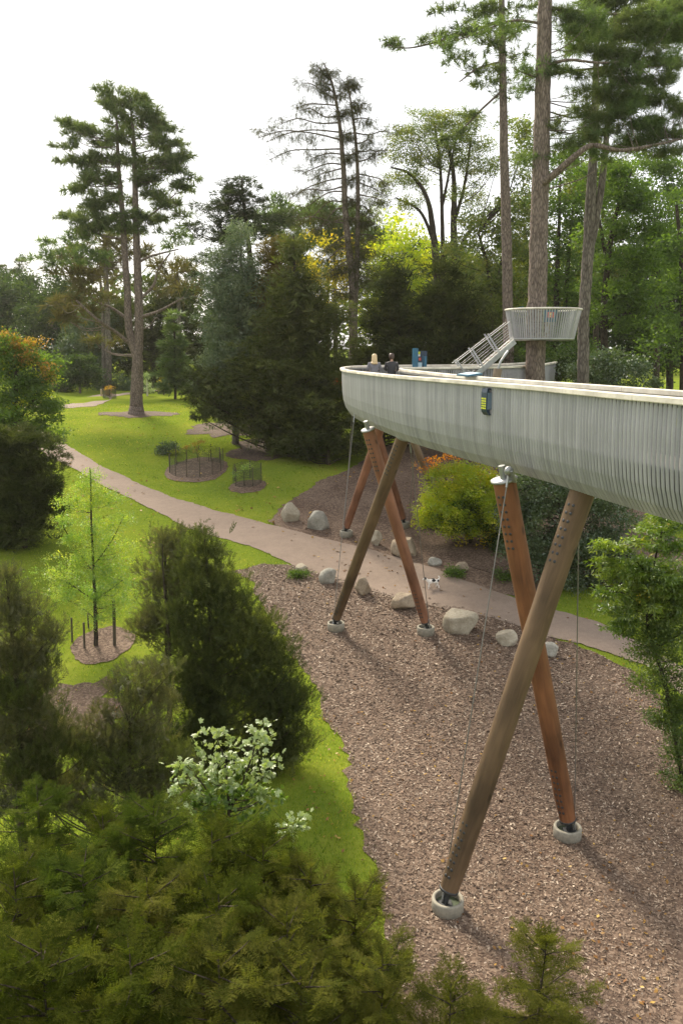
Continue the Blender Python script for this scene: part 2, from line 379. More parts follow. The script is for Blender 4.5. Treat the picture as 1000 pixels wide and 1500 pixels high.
def T_leaves(seed, n=7, L=.62, wd=.36, spread=.75):
    r = np.random.default_rng(seed); V = []; Fc = []
    for i in range(n):
        c = r.normal(0, 1, 3) * spread * np.array([.6, .6, .35]); a = r.uniform(0, 6.28); t = r.normal(-.25, .35)
        d = np.array([math.cos(a) * math.cos(t), math.sin(a) * math.cos(t), math.sin(t)]); s = np.cross(d, (0, 0, 1)); s /= np.linalg.norm(s)
        u = np.cross(s, d); s = s * math.cos(.4 * r.normal()) + u * math.sin(.4 * r.normal()); l = L * r.uniform(.75, 1.2)
        k = len(V); mid = c + d * l * .45
        V += [tuple(c), tuple(mid + s * wd * l * .8 + u * .06), tuple(c + d * l), tuple(mid - s * wd * l * .8 + u * .06)]
        Fc += [(k, k + 1, k + 2), (k, k + 2, k + 3)]
    return np.array(V), np.array(Fc)
def T_palm(seed, n=5, L=.75):
    """small group of five-lobed maple leaves"""
    r = np.random.default_rng(seed); V = []; Fc = []
    for i in range(n):
        c = r.normal(0, 1, 3) * np.array([.55, .55, .25]); a = r.uniform(0, 6.28); t = r.normal(-.2, .3)
        d = np.array([math.cos(a) * math.cos(t), math.sin(a) * math.cos(t), math.sin(t)]); s = np.cross(d, (0, 0, 1)); s /= np.linalg.norm(s)
        u = np.cross(s, d)
        for ang, ll in ((-1.35, .55), (-.65, .85), (0, 1), (.65, .85), (1.35, .55)):
            e = d * math.cos(ang) + s * math.sin(ang); f = -d * math.sin(ang) + s * math.cos(ang); l = L * ll; k = len(V)
            V += [tuple(c), tuple(c + e * l * .5 + f * l * .24 - u * .02), tuple(c + e * l - u * .08), tuple(c + e * l * .5 - f * l * .24 + u * .02)]
            Fc += [(k, k + 1, k + 2), (k, k + 2, k + 3)]
    return np.array(V), np.array(Fc)
def T_tuft(seed, n=13, wid=.11):
    r = np.random.default_rng(seed); V = []; Fc = []
    for i in range(n):
        z = r.uniform(-.15, 1); a = r.uniform(0, 6.28); q = math.sqrt(max(0, 1 - z * z)); d = np.array([.55 * z + .45, q * math.cos(a), q * math.sin(a)])
        d /= np.linalg.norm(d); s = np.cross(d, r.normal(0, 1, 3)); s /= np.linalg.norm(s); b = np.array([r.uniform(-.5, .15), 0, 0]); k = len(V)
        V += [tuple(b + s * wid * .5), tuple(b - s * wid * .5), tuple(b + d * r.uniform(.7, 1.05))]; Fc.append((k, k + 1, k + 2))
    return np.array(V), np.array(Fc)
def T_twig(seed, pairs=16, wid=.035, nl=.17):
    """fir/yew twig with single needles on both sides"""
    r = np.random.default_rng(seed); V = [(0, -.012, 0), (0, .012, 0), (1, 0, -.06)]; Fc = [(0, 1, 2)]
    for i in range(pairs):
        x = .03 + .95 * i / pairs
        for s in (-1, 1):
            l = nl * r.uniform(.8, 1.1) * (1 - .35 * x); a = r.uniform(.85, 1.25); n = len(V); z = r.uniform(-.03, .06)
            V += [(x - wid * .5, 0, -.06 * x * x), (x + wid * .5, 0, -.06 * x * x), (x + l * math.cos(a), s * l * math.sin(a), z)]; Fc.append((n, n + 1, n + 2))
    return np.array(V), np.array(Fc)
def T_branchlet(seed):
    """flat fir branchlet: a main twig with side twigs, each set with needles"""
    r = np.random.default_rng(seed); V, Fc = T_twig(seed, 11, .05, .13); Vs = [V]; Fs = [Fc]; n = len(V)
    for i, x in enumerate((.14, .36, .58, .76)):
        for s in (-1, 1):
            v, f = T_twig(seed + 7 * i + s + 1, 6, .10, .28); l = (.52 * (1 - x) + .12) * r.uniform(.8, 1.1); a = s * r.uniform(.7, .95); ca, sa = math.cos(a), math.sin(a)
            q = v * l; q = np.stack([q[:, 0] * ca - q[:, 1] * sa + x, q[:, 0] * sa + q[:, 1] * ca, q[:, 2] + r.uniform(-.12, .06) * v[:, 0] * l * 2], 1)
            Vs.append(q); Fs.append(f + n); n += len(v)
    return np.concatenate(Vs), np.concatenate(Fs)
def T_fleck(seed, n=5, wid=.16):
    r = np.random.default_rng(seed); V = []; Fc = []
    for i in range(n):
        a = (i - (n - 1) / 2) * .42 + r.normal(0, .12); l = r.uniform(.6, 1.05); d = np.array([math.cos(a), math.sin(a), r.normal(0, .16)]); s = np.array([-d[1], d[0], r.normal(0, .3)]); o = d * r.uniform(0, .25); k = len(V)
        V += [tuple(o - s * wid * .45), tuple(o + d * l * .45 + s * wid * .6), tuple(o + d * l)]; Fc.append((k, k + 1, k + 2))
    return np.array(V), np.array(Fc)
def T_leaf_far(seed, n=8):
    r = np.random.default_rng(seed); V = []; Fc = []
    for i in range(n):
        c = r.normal(0, 1, 3) * np.array([.55, .55, .35]); d = unit_(r.normal(0, 1, 3) * [1, 1, .5]); s = unit_(np.cross(d, r.normal(0, 1, 3))); l = r.uniform(.42, .7); k = len(V)
        V += [tuple(c), tuple(c + d * l * .6 + s * l * .42), tuple(c + d * l - s * l * .1)]; Fc.append((k, k + 1, k + 2))
    return np.array(V), np.array(Fc)
def unit_(a): return a / np.linalg.norm(a)
TPL = {'fleck': [T_fleck(i) for i in range(6)], 'leaf_far': [T_leaf_far(i) for i in range(6)], 'spray': [T_spray(i) for i in range(5)], 'spray_thin': [T_spray(i + 9, 3, .055) for i in range(4)],
       'leaves': [T_leaves(i) for i in range(6)], 'tuft': [T_tuft(i) for i in range(5)],
       'small': [T_leaves(i + 20, 9, .42, .4, .8) for i in range(6)], 'long': [T_leaves(i + 40, 6, .85, .2, .6) for i in range(5)],
       'palm': [T_palm(i) for i in range(5)], 'branchlet': [T_branchlet(i * 3) for i in range(4)], 'twig': [T_twig(i) for i in range(4)],
       'tuft_fine': [T_tuft(i + 30, 18, .06) for i in range(5)]}
def unit(a): return a / np.maximum(np.linalg.norm(a, axis=-1, keepdims=True), 1e-6)
def emit(kind, P, D, S, U=None, roll=1.0):
    P = np.asarray(P, float); n = len(P); X = unit(D); S = np.broadcast_to(np.asarray(S, float), (n,))
    Uv = np.tile((0, 0, 1.), (n, 1)) if U is None else U
    Uv = Uv + rng.normal(0, .35 * roll, (n, 3)); Z = unit(Uv - X * (Uv * X).sum(1, keepdims=True)); Y = np.cross(Z, X)
    Vs, Fs, off = [], [], 0; var = rng.integers(0, len(TPL[kind]), n)
    for k, (tv, tf) in enumerate(TPL[kind]):
        i = np.where(var == k)[0]
        if not len(i): continue
        s = S[i][:, None, None]
        v = P[i][:, None] + s * (tv[None, :, 0:1] * X[i][:, None] + tv[None, :, 1:2] * Y[i][:, None] + tv[None, :, 2:3] * Z[i][:, None])
        f = tf[None] + (np.arange(len(i)) * len(tv))[:, None, None] + off
        rn = np.repeat(rng.random(len(i)), len(tv))[:, None]; Vs.append(np.hstack([v.reshape(-1, 3), rn])); Fs.append(f.reshape(-1, 3)); off += len(i) * len(tv)
    return np.concatenate(Vs), np.concatenate(Fs)
def join(parts):
    Vs, Fs, o = [], [], 0
    for v, f in parts:
        Vs.append(v); Fs.append(f + o); o += len(v)
    return np.concatenate(Vs), np.concatenate(Fs)
def tubes(lines, sides=5):
    """lines: list of (pts (m,3), radii (m,)) -> quads as one mesh"""
    Vs, Fs, off = [], [], 0
    for pts, rad in lines:
        pts = np.asarray(pts, float); m = len(pts); n = sides if np.max(rad) < .12 else 12
        T = unit(np.gradient(pts, axis=0)); ref = np.array([1., 0, 0]) if abs(T[0, 0]) < .8 else np.array([0, 1., 0])
        X = unit(ref - T * (T * ref).sum(1, keepdims=True)); Y = np.cross(T, X); a = np.arange(n) * 2 * np.pi / n
        v = pts[:, None] + np.asarray(rad)[:, None, None] * (np.cos(a)[None, :, None] * X[:, None] + np.sin(a)[None, :, None] * Y[:, None])
        i = np.arange(m - 1)[:, None] * n; k = np.arange(n)[None]; k2 = (k + 1) % n
        f = np.stack([i + k, i + k2, i + n + k2, i + n + k], -1).reshape(-1, 4) + off
        Vs.append(v.reshape(-1, 3)); Fs.append(f); off += m * n
    return np.concatenate(Vs), np.concatenate(Fs)
def smooth_line(pts, n=12):
    """Catmull-Rom through rows of pts (any number of columns)"""
    p = np.asarray(pts, float)
    if len(p) < 3:
        t = np.linspace(0, 1, n)[:, None]; return p[0] * (1 - t) + p[-1] * t
    q = np.vstack([2 * p[0] - p[1], p, 2 * p[-1] - p[-2]]); outp = []
    for i in range(len(p) - 1):
        for t in np.linspace(0, 1, n, endpoint=False):
            a, b, c, d = q[i], q[i + 1], q[i + 2], q[i + 3]
            outp.append(.5 * (2 * b + (c - a) * t + (2 * a - 5 * b + 4 * c - d) * t * t + (3 * b - a - 3 * c + d) * t ** 3))
    outp.append(p[-1]); return np.array(outp)

KP, KS = .41, 1.35
def rand_dirs(n): return unit(rng.normal(0, 1, (n, 3)))
def tree(name, label, cat, Y, stems, groups, bark='bark_dark', group=None, depth=1.0, limbs=.6, limb_r=1.0, base=None, ground_ext=True, wob=.04, minr=.012):
    """stems: polylines of (u,v,width px[,dy]) seen at distance Y.  groups: dicts with lobes (u,v,ru,rv[,dy]) and
    clump/leaf settings.  Everything is placed as real volume around distance Y."""
    S = []
    for st in stems:
        pts = np.array([list(atY(s[0], s[1], Y + (s[3] if len(s) > 3 else 0))) + [px2m(s[2], Y) / 2] for s in st])
        S.append(pts)
    if base is None:
        b = S[0][0].copy(); 
    else: b = np.array([*base, 0, S[0][0][3]])
    bz = float(gz(b[0], b[1]))
    if ground_ext and S[0][0][2] > bz + .05:
        w0 = S[0][0][3]; S[0] = np.vstack([[b[0], b[1], bz - .15, w0 * 1.25], [b[0], b[1], bz + .5, w0 * 1.08], S[0]]) if S[0][0][2] > bz + .8 else np.vstack([[b[0], b[1], bz - .15, w0 * 1.2], S[0]])
    root = empty(name, (b[0], b[1], bz)); tag(root, label, cat, group)
    lines = []; nodes = []
    for s in S:
        q = smooth_line(s, 8); q[:, :3] += rng.normal(0, 1, (len(q), 3)) * (q[:, 3:4] * wob) * np.array([1, 1, 0])
        lines.append((q[:, :3], np.maximum(q[:, 3], minr))); nodes.append(q)
    nodes = np.vstack(nodes); trunk_lines = lines; crown_idx = 0
    for gi, g in enumerate(groups):
        kind = g['kind']; cr_ = g['clump']; per = g['per'] * (KP if Y < 34 else .35); size = g['size'] * (KS if Y < 34 else 1.42)
        if Y >= 34 and kind == 'spray': kind = 'fleck'; per *= 3.0; size *= .60
        elif Y >= 34 and kind in ('leaves', 'small'): kind = 'leaf_far'; per *= 1.5 if kind == 'leaves' else 1.6; size *= .78
        elif Y < 34 and kind == 'spray': kind = 'spray_thin'; per *= 1.8; size *= .9
        per = max(3, int(per)); flat = g.get('flat', .65); fill = g.get('fill', 2.2)
        shell = g.get('shell', .45); C = []; O = []; 
        for lb in g['lobes']:
            u, v, ru, rv = lb[:4]; dy = lb[4] if len(lb) > 4 else 0
            c = atY(u, v, Y + dy); a = px2m(ru, Y + dy); h = px2m(rv, Y + dy); dp = min((a + h) / 2 * 1.15, a * 1.2) * depth * g.get('depth', 1)
            n = max(3, int(fill * (a * h + a * dp + h * dp) / 1.6 / cr_ ** 2))
            d = rand_dirs(n); rr = (shell + (1 - shell) * rng.random(n)) ** .6
            p = d * rr[:, None] * np.array([a, dp, h]); jit = 1 + .18 * np.sin(p[:, 0] * 2.1 / cr_ + u) * np.sin(p[:, 2] * 1.9 / cr_ + v)
            p = c + p * jit[:, None]; C.append(p); O.append(d)
        C = np.vstack(C); O = np.vstack(O)
        gq = gz(C[:, 0], C[:, 1]) + min(cr_ * .3, .3); C[:, 2] = np.where(C[:, 2] > gq - 1.0, np.maximum(C[:, 2], gq), C[:, 2]); keep = C[:, 2] >= gq
        if keep.sum() < 2: C[:, 2] = gq + .3; keep[:] = True
        C, O = C[keep], O[keep]
        # limbs to a share of the clumps
        lf = g.get('limbs', limbs); m = int(len(C) * lf); idx = rng.permutation(len(C))[:m]; mincr = 0
        for i in idx:
            c = C[i]; horiz = np.linalg.norm(nodes[:, :2] - c[:2], axis=1); dz = c[2] - nodes[:, 2]
            cost = np.abs(dz - horiz * g.get('rise', .45)) + horiz * .55; j = np.argmin(cost + rng.random(len(cost)) * .3)
            a0 = nodes[j, :3]; L = np.linalg.norm(c - a0)
            if L < .3: continue
            mid = a0 * .45 + c * .55 + np.array([0, 0, -.10 * L if g.get('rise', .45) > 0 else .14 * L]) + rng.normal(0, .05 * L, 3)
            r0 = min(nodes[j, 3] * .55, max(.012, .012 * L * limb_r)); q = smooth_line(np.array([a0, mid, c]), 4)
            trunk_lines.append((q, np.linspace(r0, max(r0 * .25, minr * .5), len(q))))
            if g.get('twigs', 0):
                for _ in range(g['twigs']):
                    e = q[rng.integers(3, len(q))]; dd = unit(c - a0 + rng.normal(0, .6, 3) * L); l = L * rng.uniform(.12, .3)
                    trunk_lines.append((np.array([e, e + dd * l * .5 + [0, 0, -.05 * l], e + dd * l + [0, 0, -.18 * l]]), np.array([r0 * .35, r0 * .25, minr * .5])))
        # foliage
        n = len(C) * per; ci = np.repeat(np.arange(len(C)), per)
        sc = rng.uniform(.7, 1.25, len(C))[ci]
        d = rand_dirs(n); d[:, 2] = np.where(rng.random(n) < g.get('upbias', .6), np.abs(d[:, 2]), d[:, 2])
        P = C[ci] + d * (cr_ * sc * rng.random(n) ** .45)[:, None] * np.array([1, 1, flat])
        mode = g.get('dir', 'out')
        if mode == 'up': D = d * .55 + O[ci] * .35 + np.array([0, 0, 1.0])
        elif mode == 'flat': D = (d + O[ci] * .8) * np.array([1, 1, .25]) + np.array([0, 0, g.get('lift', .05)])
        elif mode == 'droop': D = d * .5 + O[ci] * .7 + np.array([0, 0, -.6])
        else: D = d * .9 + O[ci] * .8 + np.array([0, 0, .15])
        D += rng.normal(0, .25, D.shape)
        Uv = d * .4 + O[ci] * .5 + np.array([0, 0, .9])
        z = P[:, 2] > gz(P[:, 0], P[:, 1]) + .02; P, D, Uv = P[z], D[z], Uv[z]
        Sz = size * rng.uniform(.65, 1.3, len(P))
        mats = g['mat'] if isinstance(g['mat'], (list, tuple)) else [g['mat']]
        V, Fc = emit(kind, P, D, Sz, Uv)
        if g.get('core'):
            nc = int(len(C) * g['core'] * (3 if Y > 34 else 2.2)); q = C[rng.integers(0, len(C), nc)]; ctr = C.mean(0); axis = np.column_stack([np.full(nc, b[0]), np.full(nc, b[1]), q[:, 2]])
            kq = .56 if Y > 34 else .8; q = q * kq + (axis * .5 + ctr * [.5, .5, 0] + np.column_stack([np.zeros((nc, 2)), q[:, 2] * .5])) * (1 - kq) + rng.normal(0, cr_ * .5, (nc, 3)); q[:, 2] -= cr_ * (.9 if Y > 34 else .3); q[:, 2] = np.maximum(q[:, 2], bz + .1)
            V, Fc = join([(V, Fc), emit('fleck' if Y > 34 else 'spray', q, rand_dirs(nc) + np.array([0, 0, .6]), cr_ * .8 * rng.uniform(.7, 1.2, nc))])
        V[:, :3] -= np.array(root.location); me = np_mesh(g.get('part', 'crown'), V, Fc)
        o = link_mesh(g.get('part', 'crown'), me, [M[q] for q in mats], root, (0, 0, 0))
    V, Fc = tubes(trunk_lines); me = np_mesh('trunk', V - np.array(root.location), Fc, True)
    link_mesh('trunk', me, M[bark], root, (0, 0, 0))
    return root

def G(kind, lobes, mat, clump, per, size, **kw): return dict(kind=kind, lobes=lobes, mat=mat, clump=clump, per=per, size=size, **kw)
# ================================================================ THE GROUND
def poly_sheet(name, poly, zoff, mat, cell=.5, rag=.12, step=.25, kind='structure'):
    p = np.array(poly, float); L = len(p); b = []
    for i in range(L):
        a, c = p[i], p[(i + 1) % L]; n = max(1, int(np.linalg.norm(c - a) / step))
        for k in range(n): b.append(a + (c - a) * k / n)
    b = np.array(b); ph = np.arange(len(b)); c0 = b.mean(0)
    t = np.roll(b, -1, 0) - np.roll(b, 1, 0); nrm = np.stack([t[:, 1], -t[:, 0]], 1); nrm = nrm / np.maximum(np.linalg.norm(nrm, axis=1, keepdims=True), 1e-6)
    wv = np.interp(ph, np.arange(0, len(b) + 5, 5), rng.normal(0, 1, len(np.arange(0, len(b) + 5, 5)))) + .5 * rng.normal(0, 1, len(b))
    b = b + nrm * (wv * rag)[:, None]
    x0, y0 = b.min(0); x1, y1 = b.max(0)
    gx, gy = np.meshgrid(np.arange(x0, x1, cell), np.arange(y0, y1, cell)); g = np.stack([gx.ravel(), gy.ravel()], 1)
    g = g[inside(g, b)]
    pts = [Vector(q) for q in b] + [Vector(q) for q in g]; nb = len(b)
    edges = [(i, (i + 1) % nb) for i in range(nb)]
    v, e, f, *_ = delaunay_2d_cdt(pts, edges, [], 1, 1e-4)
    v = np.array([(q.x, q.y) for q in v]); f = np.array([q for q in f if len(q) == 3])
    V = np.column_stack([v, gz(v[:, 0], v[:, 1]) + zoff])
    nn = np.cross(V[f[:, 1]] - V[f[:, 0]], V[f[:, 2]] - V[f[:, 0]])[:, 2]; f[nn < 0] = f[nn < 0][:, ::-1]
    me = np_mesh(name, V, f, True); o = link_mesh(name, me, M[mat])
    if kind: tag(o, kind=kind)
    return o, b
def inside(g, b):
    x, y = g[:, 0], g[:, 1]; r = np.zeros(len(g), bool); j = len(b) - 1
    for i in range(len(b)):
        xi, yi = b[i]; xj, yj = b[j]
        if yi != yj:
            c = ((yi > y) != (yj > y)) & (x < (xj - xi) * (y - yi) / (yj - yi) + xi); r ^= c
        j = i
    return r
def gp(lst): return [tuple(atG(u, v)[:2]) for u, v in lst]
xs = np.unique(np.concatenate([np.arange(-42, 42.1, 1.0), np.linspace(-400, -45, 30), np.linspace(45, 400, 30)]))
ys = np.unique(np.concatenate([np.arange(-5, 85.1, .7), np.linspace(-80, -5, 12), np.linspace(85, 690, 50)]))
X, Yg = np.meshgrid(xs, ys); V = np.column_stack([X.ravel(), Yg.ravel(), gz(X.ravel(), Yg.ravel())])
nx, ny = len(xs), len(ys); i, j = np.meshgrid(np.arange(nx - 1), np.arange(ny - 1)); a = (j * nx + i).ravel()
o = link_mesh('ground', np_mesh('ground', V, np.stack([a, a + 1, a + nx + 1, a + nx], 1), True), M['lawn']); tag(o, 'green lawn rising towards the trees', kind='structure')

path_top = [(60, 627), (85, 646), (150, 684), (250, 729), (350, 757), (430, 778), (520, 800), (600, 822), (660, 842), (720, 866), (810, 893), (880, 915), (940, 944), (1010, 985)]
path_bot = [(1010, 1030), (945, 976), (870, 950), (800, 932), (720, 904), (640, 890), (560, 872), (480, 846), (380, 806), (280, 776), (200, 735), (120, 694), (70, 668), (40, 650)]
P_path = gp(path_top) + gp(path_bot)
left = [tuple(p) for p in [np.array(P_path[0]) + (-14, 6), np.array(P_path[-1]) + (-14, 4)]]
P_path = [left[0]] + P_path + [left[1]]
poly_sheet('gravel_path', P_path, .035, 'path', .5, .06)
# upper reach of the path, behind the left maple and along the far edge of the lawn
far_c = gp([(60, 627), (70, 612), (92, 598), (150, 583), (205, 575), (240, 572)])
def ribbon(c, w):
    c = smooth_line(np.array(c), 6); t = np.gradient(c, axis=0); n = np.stack([-t[:, 1], t[:, 0]], 1); n /= np.linalg.norm(n, axis=1, keepdims=True)
    return [tuple(q) for q in c + n * w / 2] + [tuple(q) for q in (c - n * w / 2)[::-1]]
far_c = [atG(98, 596)[:2], atG(150, 581)[:2], atG(200, 574.5)[:2], atG(240, 572)[:2]]
fc = np.array(far_c); fc0 = np.vstack([np.array(P_path[0]) + (-2, 14), fc])
poly_sheet('gravel_path', ribbon(fc0, 3.2), .03, 'path', 1.0, .08)
chip_near = [(345, 833), (400, 828), (450, 828), (500, 848), (560, 868), (640, 886), (720, 900), (790, 930), (870, 958), (930, 985), (965, 1020), (985, 1060), (1015, 1120), (1060, 1200), (1120, 1500), (1100, 1900), (600, 2300), (520, 1600), (590, 1400), (545, 1290), (520, 1200), (498, 1130), (485, 1080), (462, 1010), (420, 940), (390, 890)]
P_chip = gp(chip_near); _, B_chip = poly_sheet('wood_chip_ground', P_chip, .02, 'chipbed', .5, .12)
chip_far = [(385, 762), (430, 730), (470, 706), (515, 684), (560, 655), (640, 640), (760, 640), (900, 660), (1000, 700), (900, 800), (810, 880), (720, 870), (660, 848), (600, 828), (520, 806), (440, 785)]
P_chip2 = gp(chip_far); _, B_chip2 = poly_sheet('wood_chip_ground', P_chip2, .02, 'chipbed', .5, .12)
BEDS = []
def disc(u, v, ru, rv, name, mat, zoff=.03, n=40, rag=.08):
    c = atG(u, v); a = px2m(ru, c[1]); b_ = abs(atG(u, v - rv)[1] - atG(u, v + rv)[1]) / 2
    pts = [(c[0] + a * math.cos(t), c[1] + b_ * math.sin(t)) for t in np.linspace(0, 2 * math.pi, n, endpoint=False)]
    o_, b2 = poly_sheet(name, pts, zoff, mat, .4, rag, .2); BEDS.append(b2); return o_, c, a, b_
disc(288, 689, 44, 18, 'mulch_bed', 'chipbed'); disc(364, 713, 27, 10, 'mulch_bed', 'chipbed')
disc(150, 944, 46, 26, 'mulch_bed', 'chipbed')
disc(205, 607, 52, 5, 'leaf_litter', 'duff', rag=.35); disc(325, 628, 45, 12, 'leaf_litter', 'duff', rag=.35); disc(400, 656, 60, 16, 'leaf_litter', 'duff', rag=.35)
disc(120, 1040, 80, 50, 'leaf_litter', 'duff', .025, 26, .3)
disc(850, 812, 200, 40, 'leaf_litter', 'duff', .045)

# loose chips on the bed (uncountable) and grass blades on the lawn
def chip_scatter(name, B, dens, ymax):
    x0, y0 = B.min(0); x1, y1 = B.max(0); x0 = max(x0, -6); x1 = min(x1, 17); y0 = max(y0, 10); y1 = min(y1, ymax)
    n = int((x1 - x0) * (y1 - y0) * dens); p = np.column_stack([rng.uniform(x0, x1, n), rng.uniform(y0, y1, n)])
    vis = (np.abs(p[:, 0]) < p[:, 1] * .47) ; pr = np.clip((20 / p[:, 1]) ** 1.6, .12, 1)
    p = p[inside(p, B + rng.normal(0, .02, B.shape)) & vis & (rng.random(n) < pr)]; n = len(p)
    a = rng.uniform(0, 6.28, n); L = (.032 + .06 * rng.random(n) ** 2.5) * np.clip((p[:, 1] / 16) ** .6, .9, 1.7); W = L * rng.uniform(.22, .6, n); tl = rng.normal(0, .35, n)
    c = np.column_stack([p, gz(p[:, 0], p[:, 1]) + .025 + .018 * rng.random(n)])
    d = np.column_stack([np.cos(a) * np.cos(tl), np.sin(a) * np.cos(tl), np.sin(tl)]) * L[:, None]
    s = np.column_stack([-np.sin(a), np.cos(a), rng.normal(0, .35, n)]) * (W / 1.0)[:, None] * .5
    V = np.stack([c - d * .5 - s, c + d * .5 - s * .6, c + d * .5 + s, c - d * .5 + s * .8], 1).reshape(-1, 3)
    V[:, 2] = np.maximum(V[:, 2], gz(V[:, 0], V[:, 1]) + .022)
    tag(link_mesh(name, np_mesh(name, V, np.arange(4 * n).reshape(-1, 4)), M['chips']), 'loose brown wood chips strewn over the play ground', 'wood chips', kind='stuff')
    return n
nchip = chip_scatter('wood_chips', B_chip, 560, 40)
B_path = np.array(P_path)
def blades(pts, h, wd, name):
    n = len(pts); a = rng.uniform(0, 6.28, n); ln = rng.normal(0, .35, (n, 2)); c = np.column_stack([pts, gz(pts[:, 0], pts[:, 1])])
    hh = h * rng.uniform(.5, 1.3, n); s = np.column_stack([np.cos(a), np.sin(a), np.zeros(n)]) * (wd * .5)[:, None]
    tip = c + np.column_stack([ln * hh[:, None], hh]); V = np.stack([c - s, c + s, tip], 1).reshape(-1, 3)
    return V
def grass_pts(x0, x1, y0, y1, dens, edge=0):
    n = int((x1 - x0) * (y1 - y0) * dens); p = np.column_stack([rng.uniform(x0, x1, n), rng.uniform(y0, y1, n)])
    p = p[(np.abs(p[:, 0]) < p[:, 1] * .46 + .5)]
    e = rng.normal(0, .10, p.shape)
    return p[~(inside(p + e, B_chip) | inside(p + e, B_chip2) | inside(p + e * .6, B_path))]
Vg = []
nb = 1500000; yb = 11 + 75 * rng.random(nb) ** 1.0; xb = rng.uniform(-1, 1, nb) * (yb * .46 + .5)
dens = 800 * (11.5 / yb) ** 2.1; area = 75 * 2 * (yb * .46 + .5) / nb; keepb = rng.random(nb) < dens * area
p = np.column_stack([xb, yb])[keepb]; e = rng.normal(0, .10, p.shape)
p = p[~(inside(p + e, B_chip) | inside(p + e, B_chip2) | inside(p + e * .6, B_path))]
for bi, bed in enumerate(BEDS): p = p[~inside(p + rng.normal(0, .1 if bi < 3 else .5, p.shape), bed) | (rng.random(len(p)) < (.03 if bi < 3 else .4))]
fr = []
for B, of in ((B_chip, .05), (B_chip2, .05), (B_path, .05)):
    for i in range(len(B)):
        a_, b_ = B[i - 1], B[i]; L_ = np.linalg.norm(b_ - a_)
        if min(a_[1], b_[1]) < 8 or a_[1] > 60: continue
        nn_ = int(L_ * 160 * (14 / max(a_[1], 12)) ** 1.1); tt = rng.random((nn_, 1)); fr.append(a_ + (b_ - a_) * tt + rng.normal(0, .07, (nn_, 2)))
fr = np.concatenate(fr); kk = np.sin(fr[:, 0] * 1.9) * np.sin(fr[:, 1] * 1.5 + fr[:, 0]); fr = fr[kk + rng.normal(0, .4, len(fr)) > -.25]
fr = fr[(np.abs(fr[:, 0]) < fr[:, 1] * .46 + .5)]
# the two chip beds meet the path on bare edges: fringe only where lawn is near
lawn_ok = ~(inside(fr + rng.normal(0, .22, fr.shape), B_chip) | inside(fr + rng.normal(0, .22, fr.shape), B_chip2)) & ~inside(fr + rng.normal(0, .15, fr.shape), B_path)
p = np.concatenate([p, fr[lawn_ok]])
k = .5 + .5 * np.sin(p[:, 0] * 1.7 + np.sin(p[:, 1] * 2.3)) * np.sin(p[:, 1] * 1.3)
near = np.clip(1.25 - (p[:, 1] - 14) / 30, .75, 1.25)
Vg.append(blades(p, .075 * (.6 + .9 * k) * near, .011 * (p[:, 1] / 13) ** 1.05, 'g'))
Vg = np.concatenate(Vg)
tag(link_mesh('grass', np_mesh('grass', Vg, np.arange(len(Vg)).reshape(-1, 3)), M['grass']), 'short green grass blades of the lawn and verge', 'grass', kind='stuff')
# fallen leaves blown over lawn, path and chips; a few grass seedlings in the chips
n = 5000; yl = 12 + 60 * rng.random(n) ** 1.4; xl = rng.uniform(-1, 1, n) * yl * .45; a = rng.uniform(0, 6.28, n); sz = rng.uniform(.03, .06, n) * np.clip(yl / 22, 1, 2)
cl = np.sin(xl * .6 + 1) * np.sin(yl * .37) + rng.normal(0, .5, n) + .5 * ((xl > 6) & (yl < 30)); kp = cl > .15; xl, yl, a, sz = xl[kp], yl[kp], a[kp], sz[kp]; n = len(xl)
c_ = np.column_stack([xl, yl, gz(xl, yl) + .06]); d_ = np.column_stack([np.cos(a), np.sin(a), rng.normal(0, .25, n)]) * sz[:, None]; s_ = np.column_stack([-np.sin(a), np.cos(a), rng.normal(0, .35, n)]) * sz[:, None] * .6
Vl = np.stack([c_ - d_, c_ - s_, c_ + d_, c_ + s_], 1).reshape(-1, 3)
tag(link_mesh('fallen_leaves', np_mesh('fallen_leaves', Vl, np.arange(4 * n).reshape(-1, 4)), M['litter']), 'dry brown and yellow leaves scattered over lawn, path and wood chips', 'fallen leaves', kind='stuff')
print('chips', nchip, 'grass', len(Vg) // 3)
# ================================================================ THE WALKWAY
outer_px = [(1000, 585, .75), (896, 576.5, .75), (792, 566.5, .75), (688, 558.5, .75), (636, 554.5, .76), (584, 550.5, .78), (548, 546.8, .80), (518, 543.6, .84), (504, 541.3, .87), (500.5, 539.3, .88), (506, 537.6, .88), (522, 536.2, .87), (560, 535.2, .85), (640, 534.6, .83), (715, 533.8, .82), (765, 531.5, .81), (790, 528.5, .80), (800, 525.5, .8)]
inner_px = [(1000, 574, .75), (896, 566.5, .75), (792, 559.3, .75), (688, 551.3, .75), (640, 546.8, .77), (605, 543, .80), (588, 541, .84), (585, 539.9, .86), (592, 538.9, .86), (622, 538.3, .85), (700, 537.6, .83), (760, 536, .81), (800, 532.5, .8), (818, 528.8, .8), (826, 525.5, .8)]
def railpts(lst, pre):
    p = [atZ(u, v, H - d) for u, v, d in lst]; return np.array([np.array(q) for q in pre] + p)
zt = H - .75
Ro = smooth_line(railpts(outer_px, [(8.6, 4.5, zt), (7.2, 7.2, zt), (6.0, 9.9, zt)]), 14)
Ri = smooth_line(railpts(inner_px, [(10.1, 5.6, zt), (8.7, 8.4, zt), (7.3, 11.3, zt)]), 14)
def smooth_curve(c, k=9):
    q = c.copy()
    for _ in range(2):
        p = np.vstack([np.repeat(q[:1], k, 0), q, np.repeat(q[-1:], k, 0)]); ker = np.ones(2 * k + 1) / (2 * k + 1)
        q2 = np.stack([np.convolve(p[:, j], ker, mode='valid') for j in range(3)], 1); q2[0] = c[0]; q2[-1] = c[-1]; q = q2
    return q
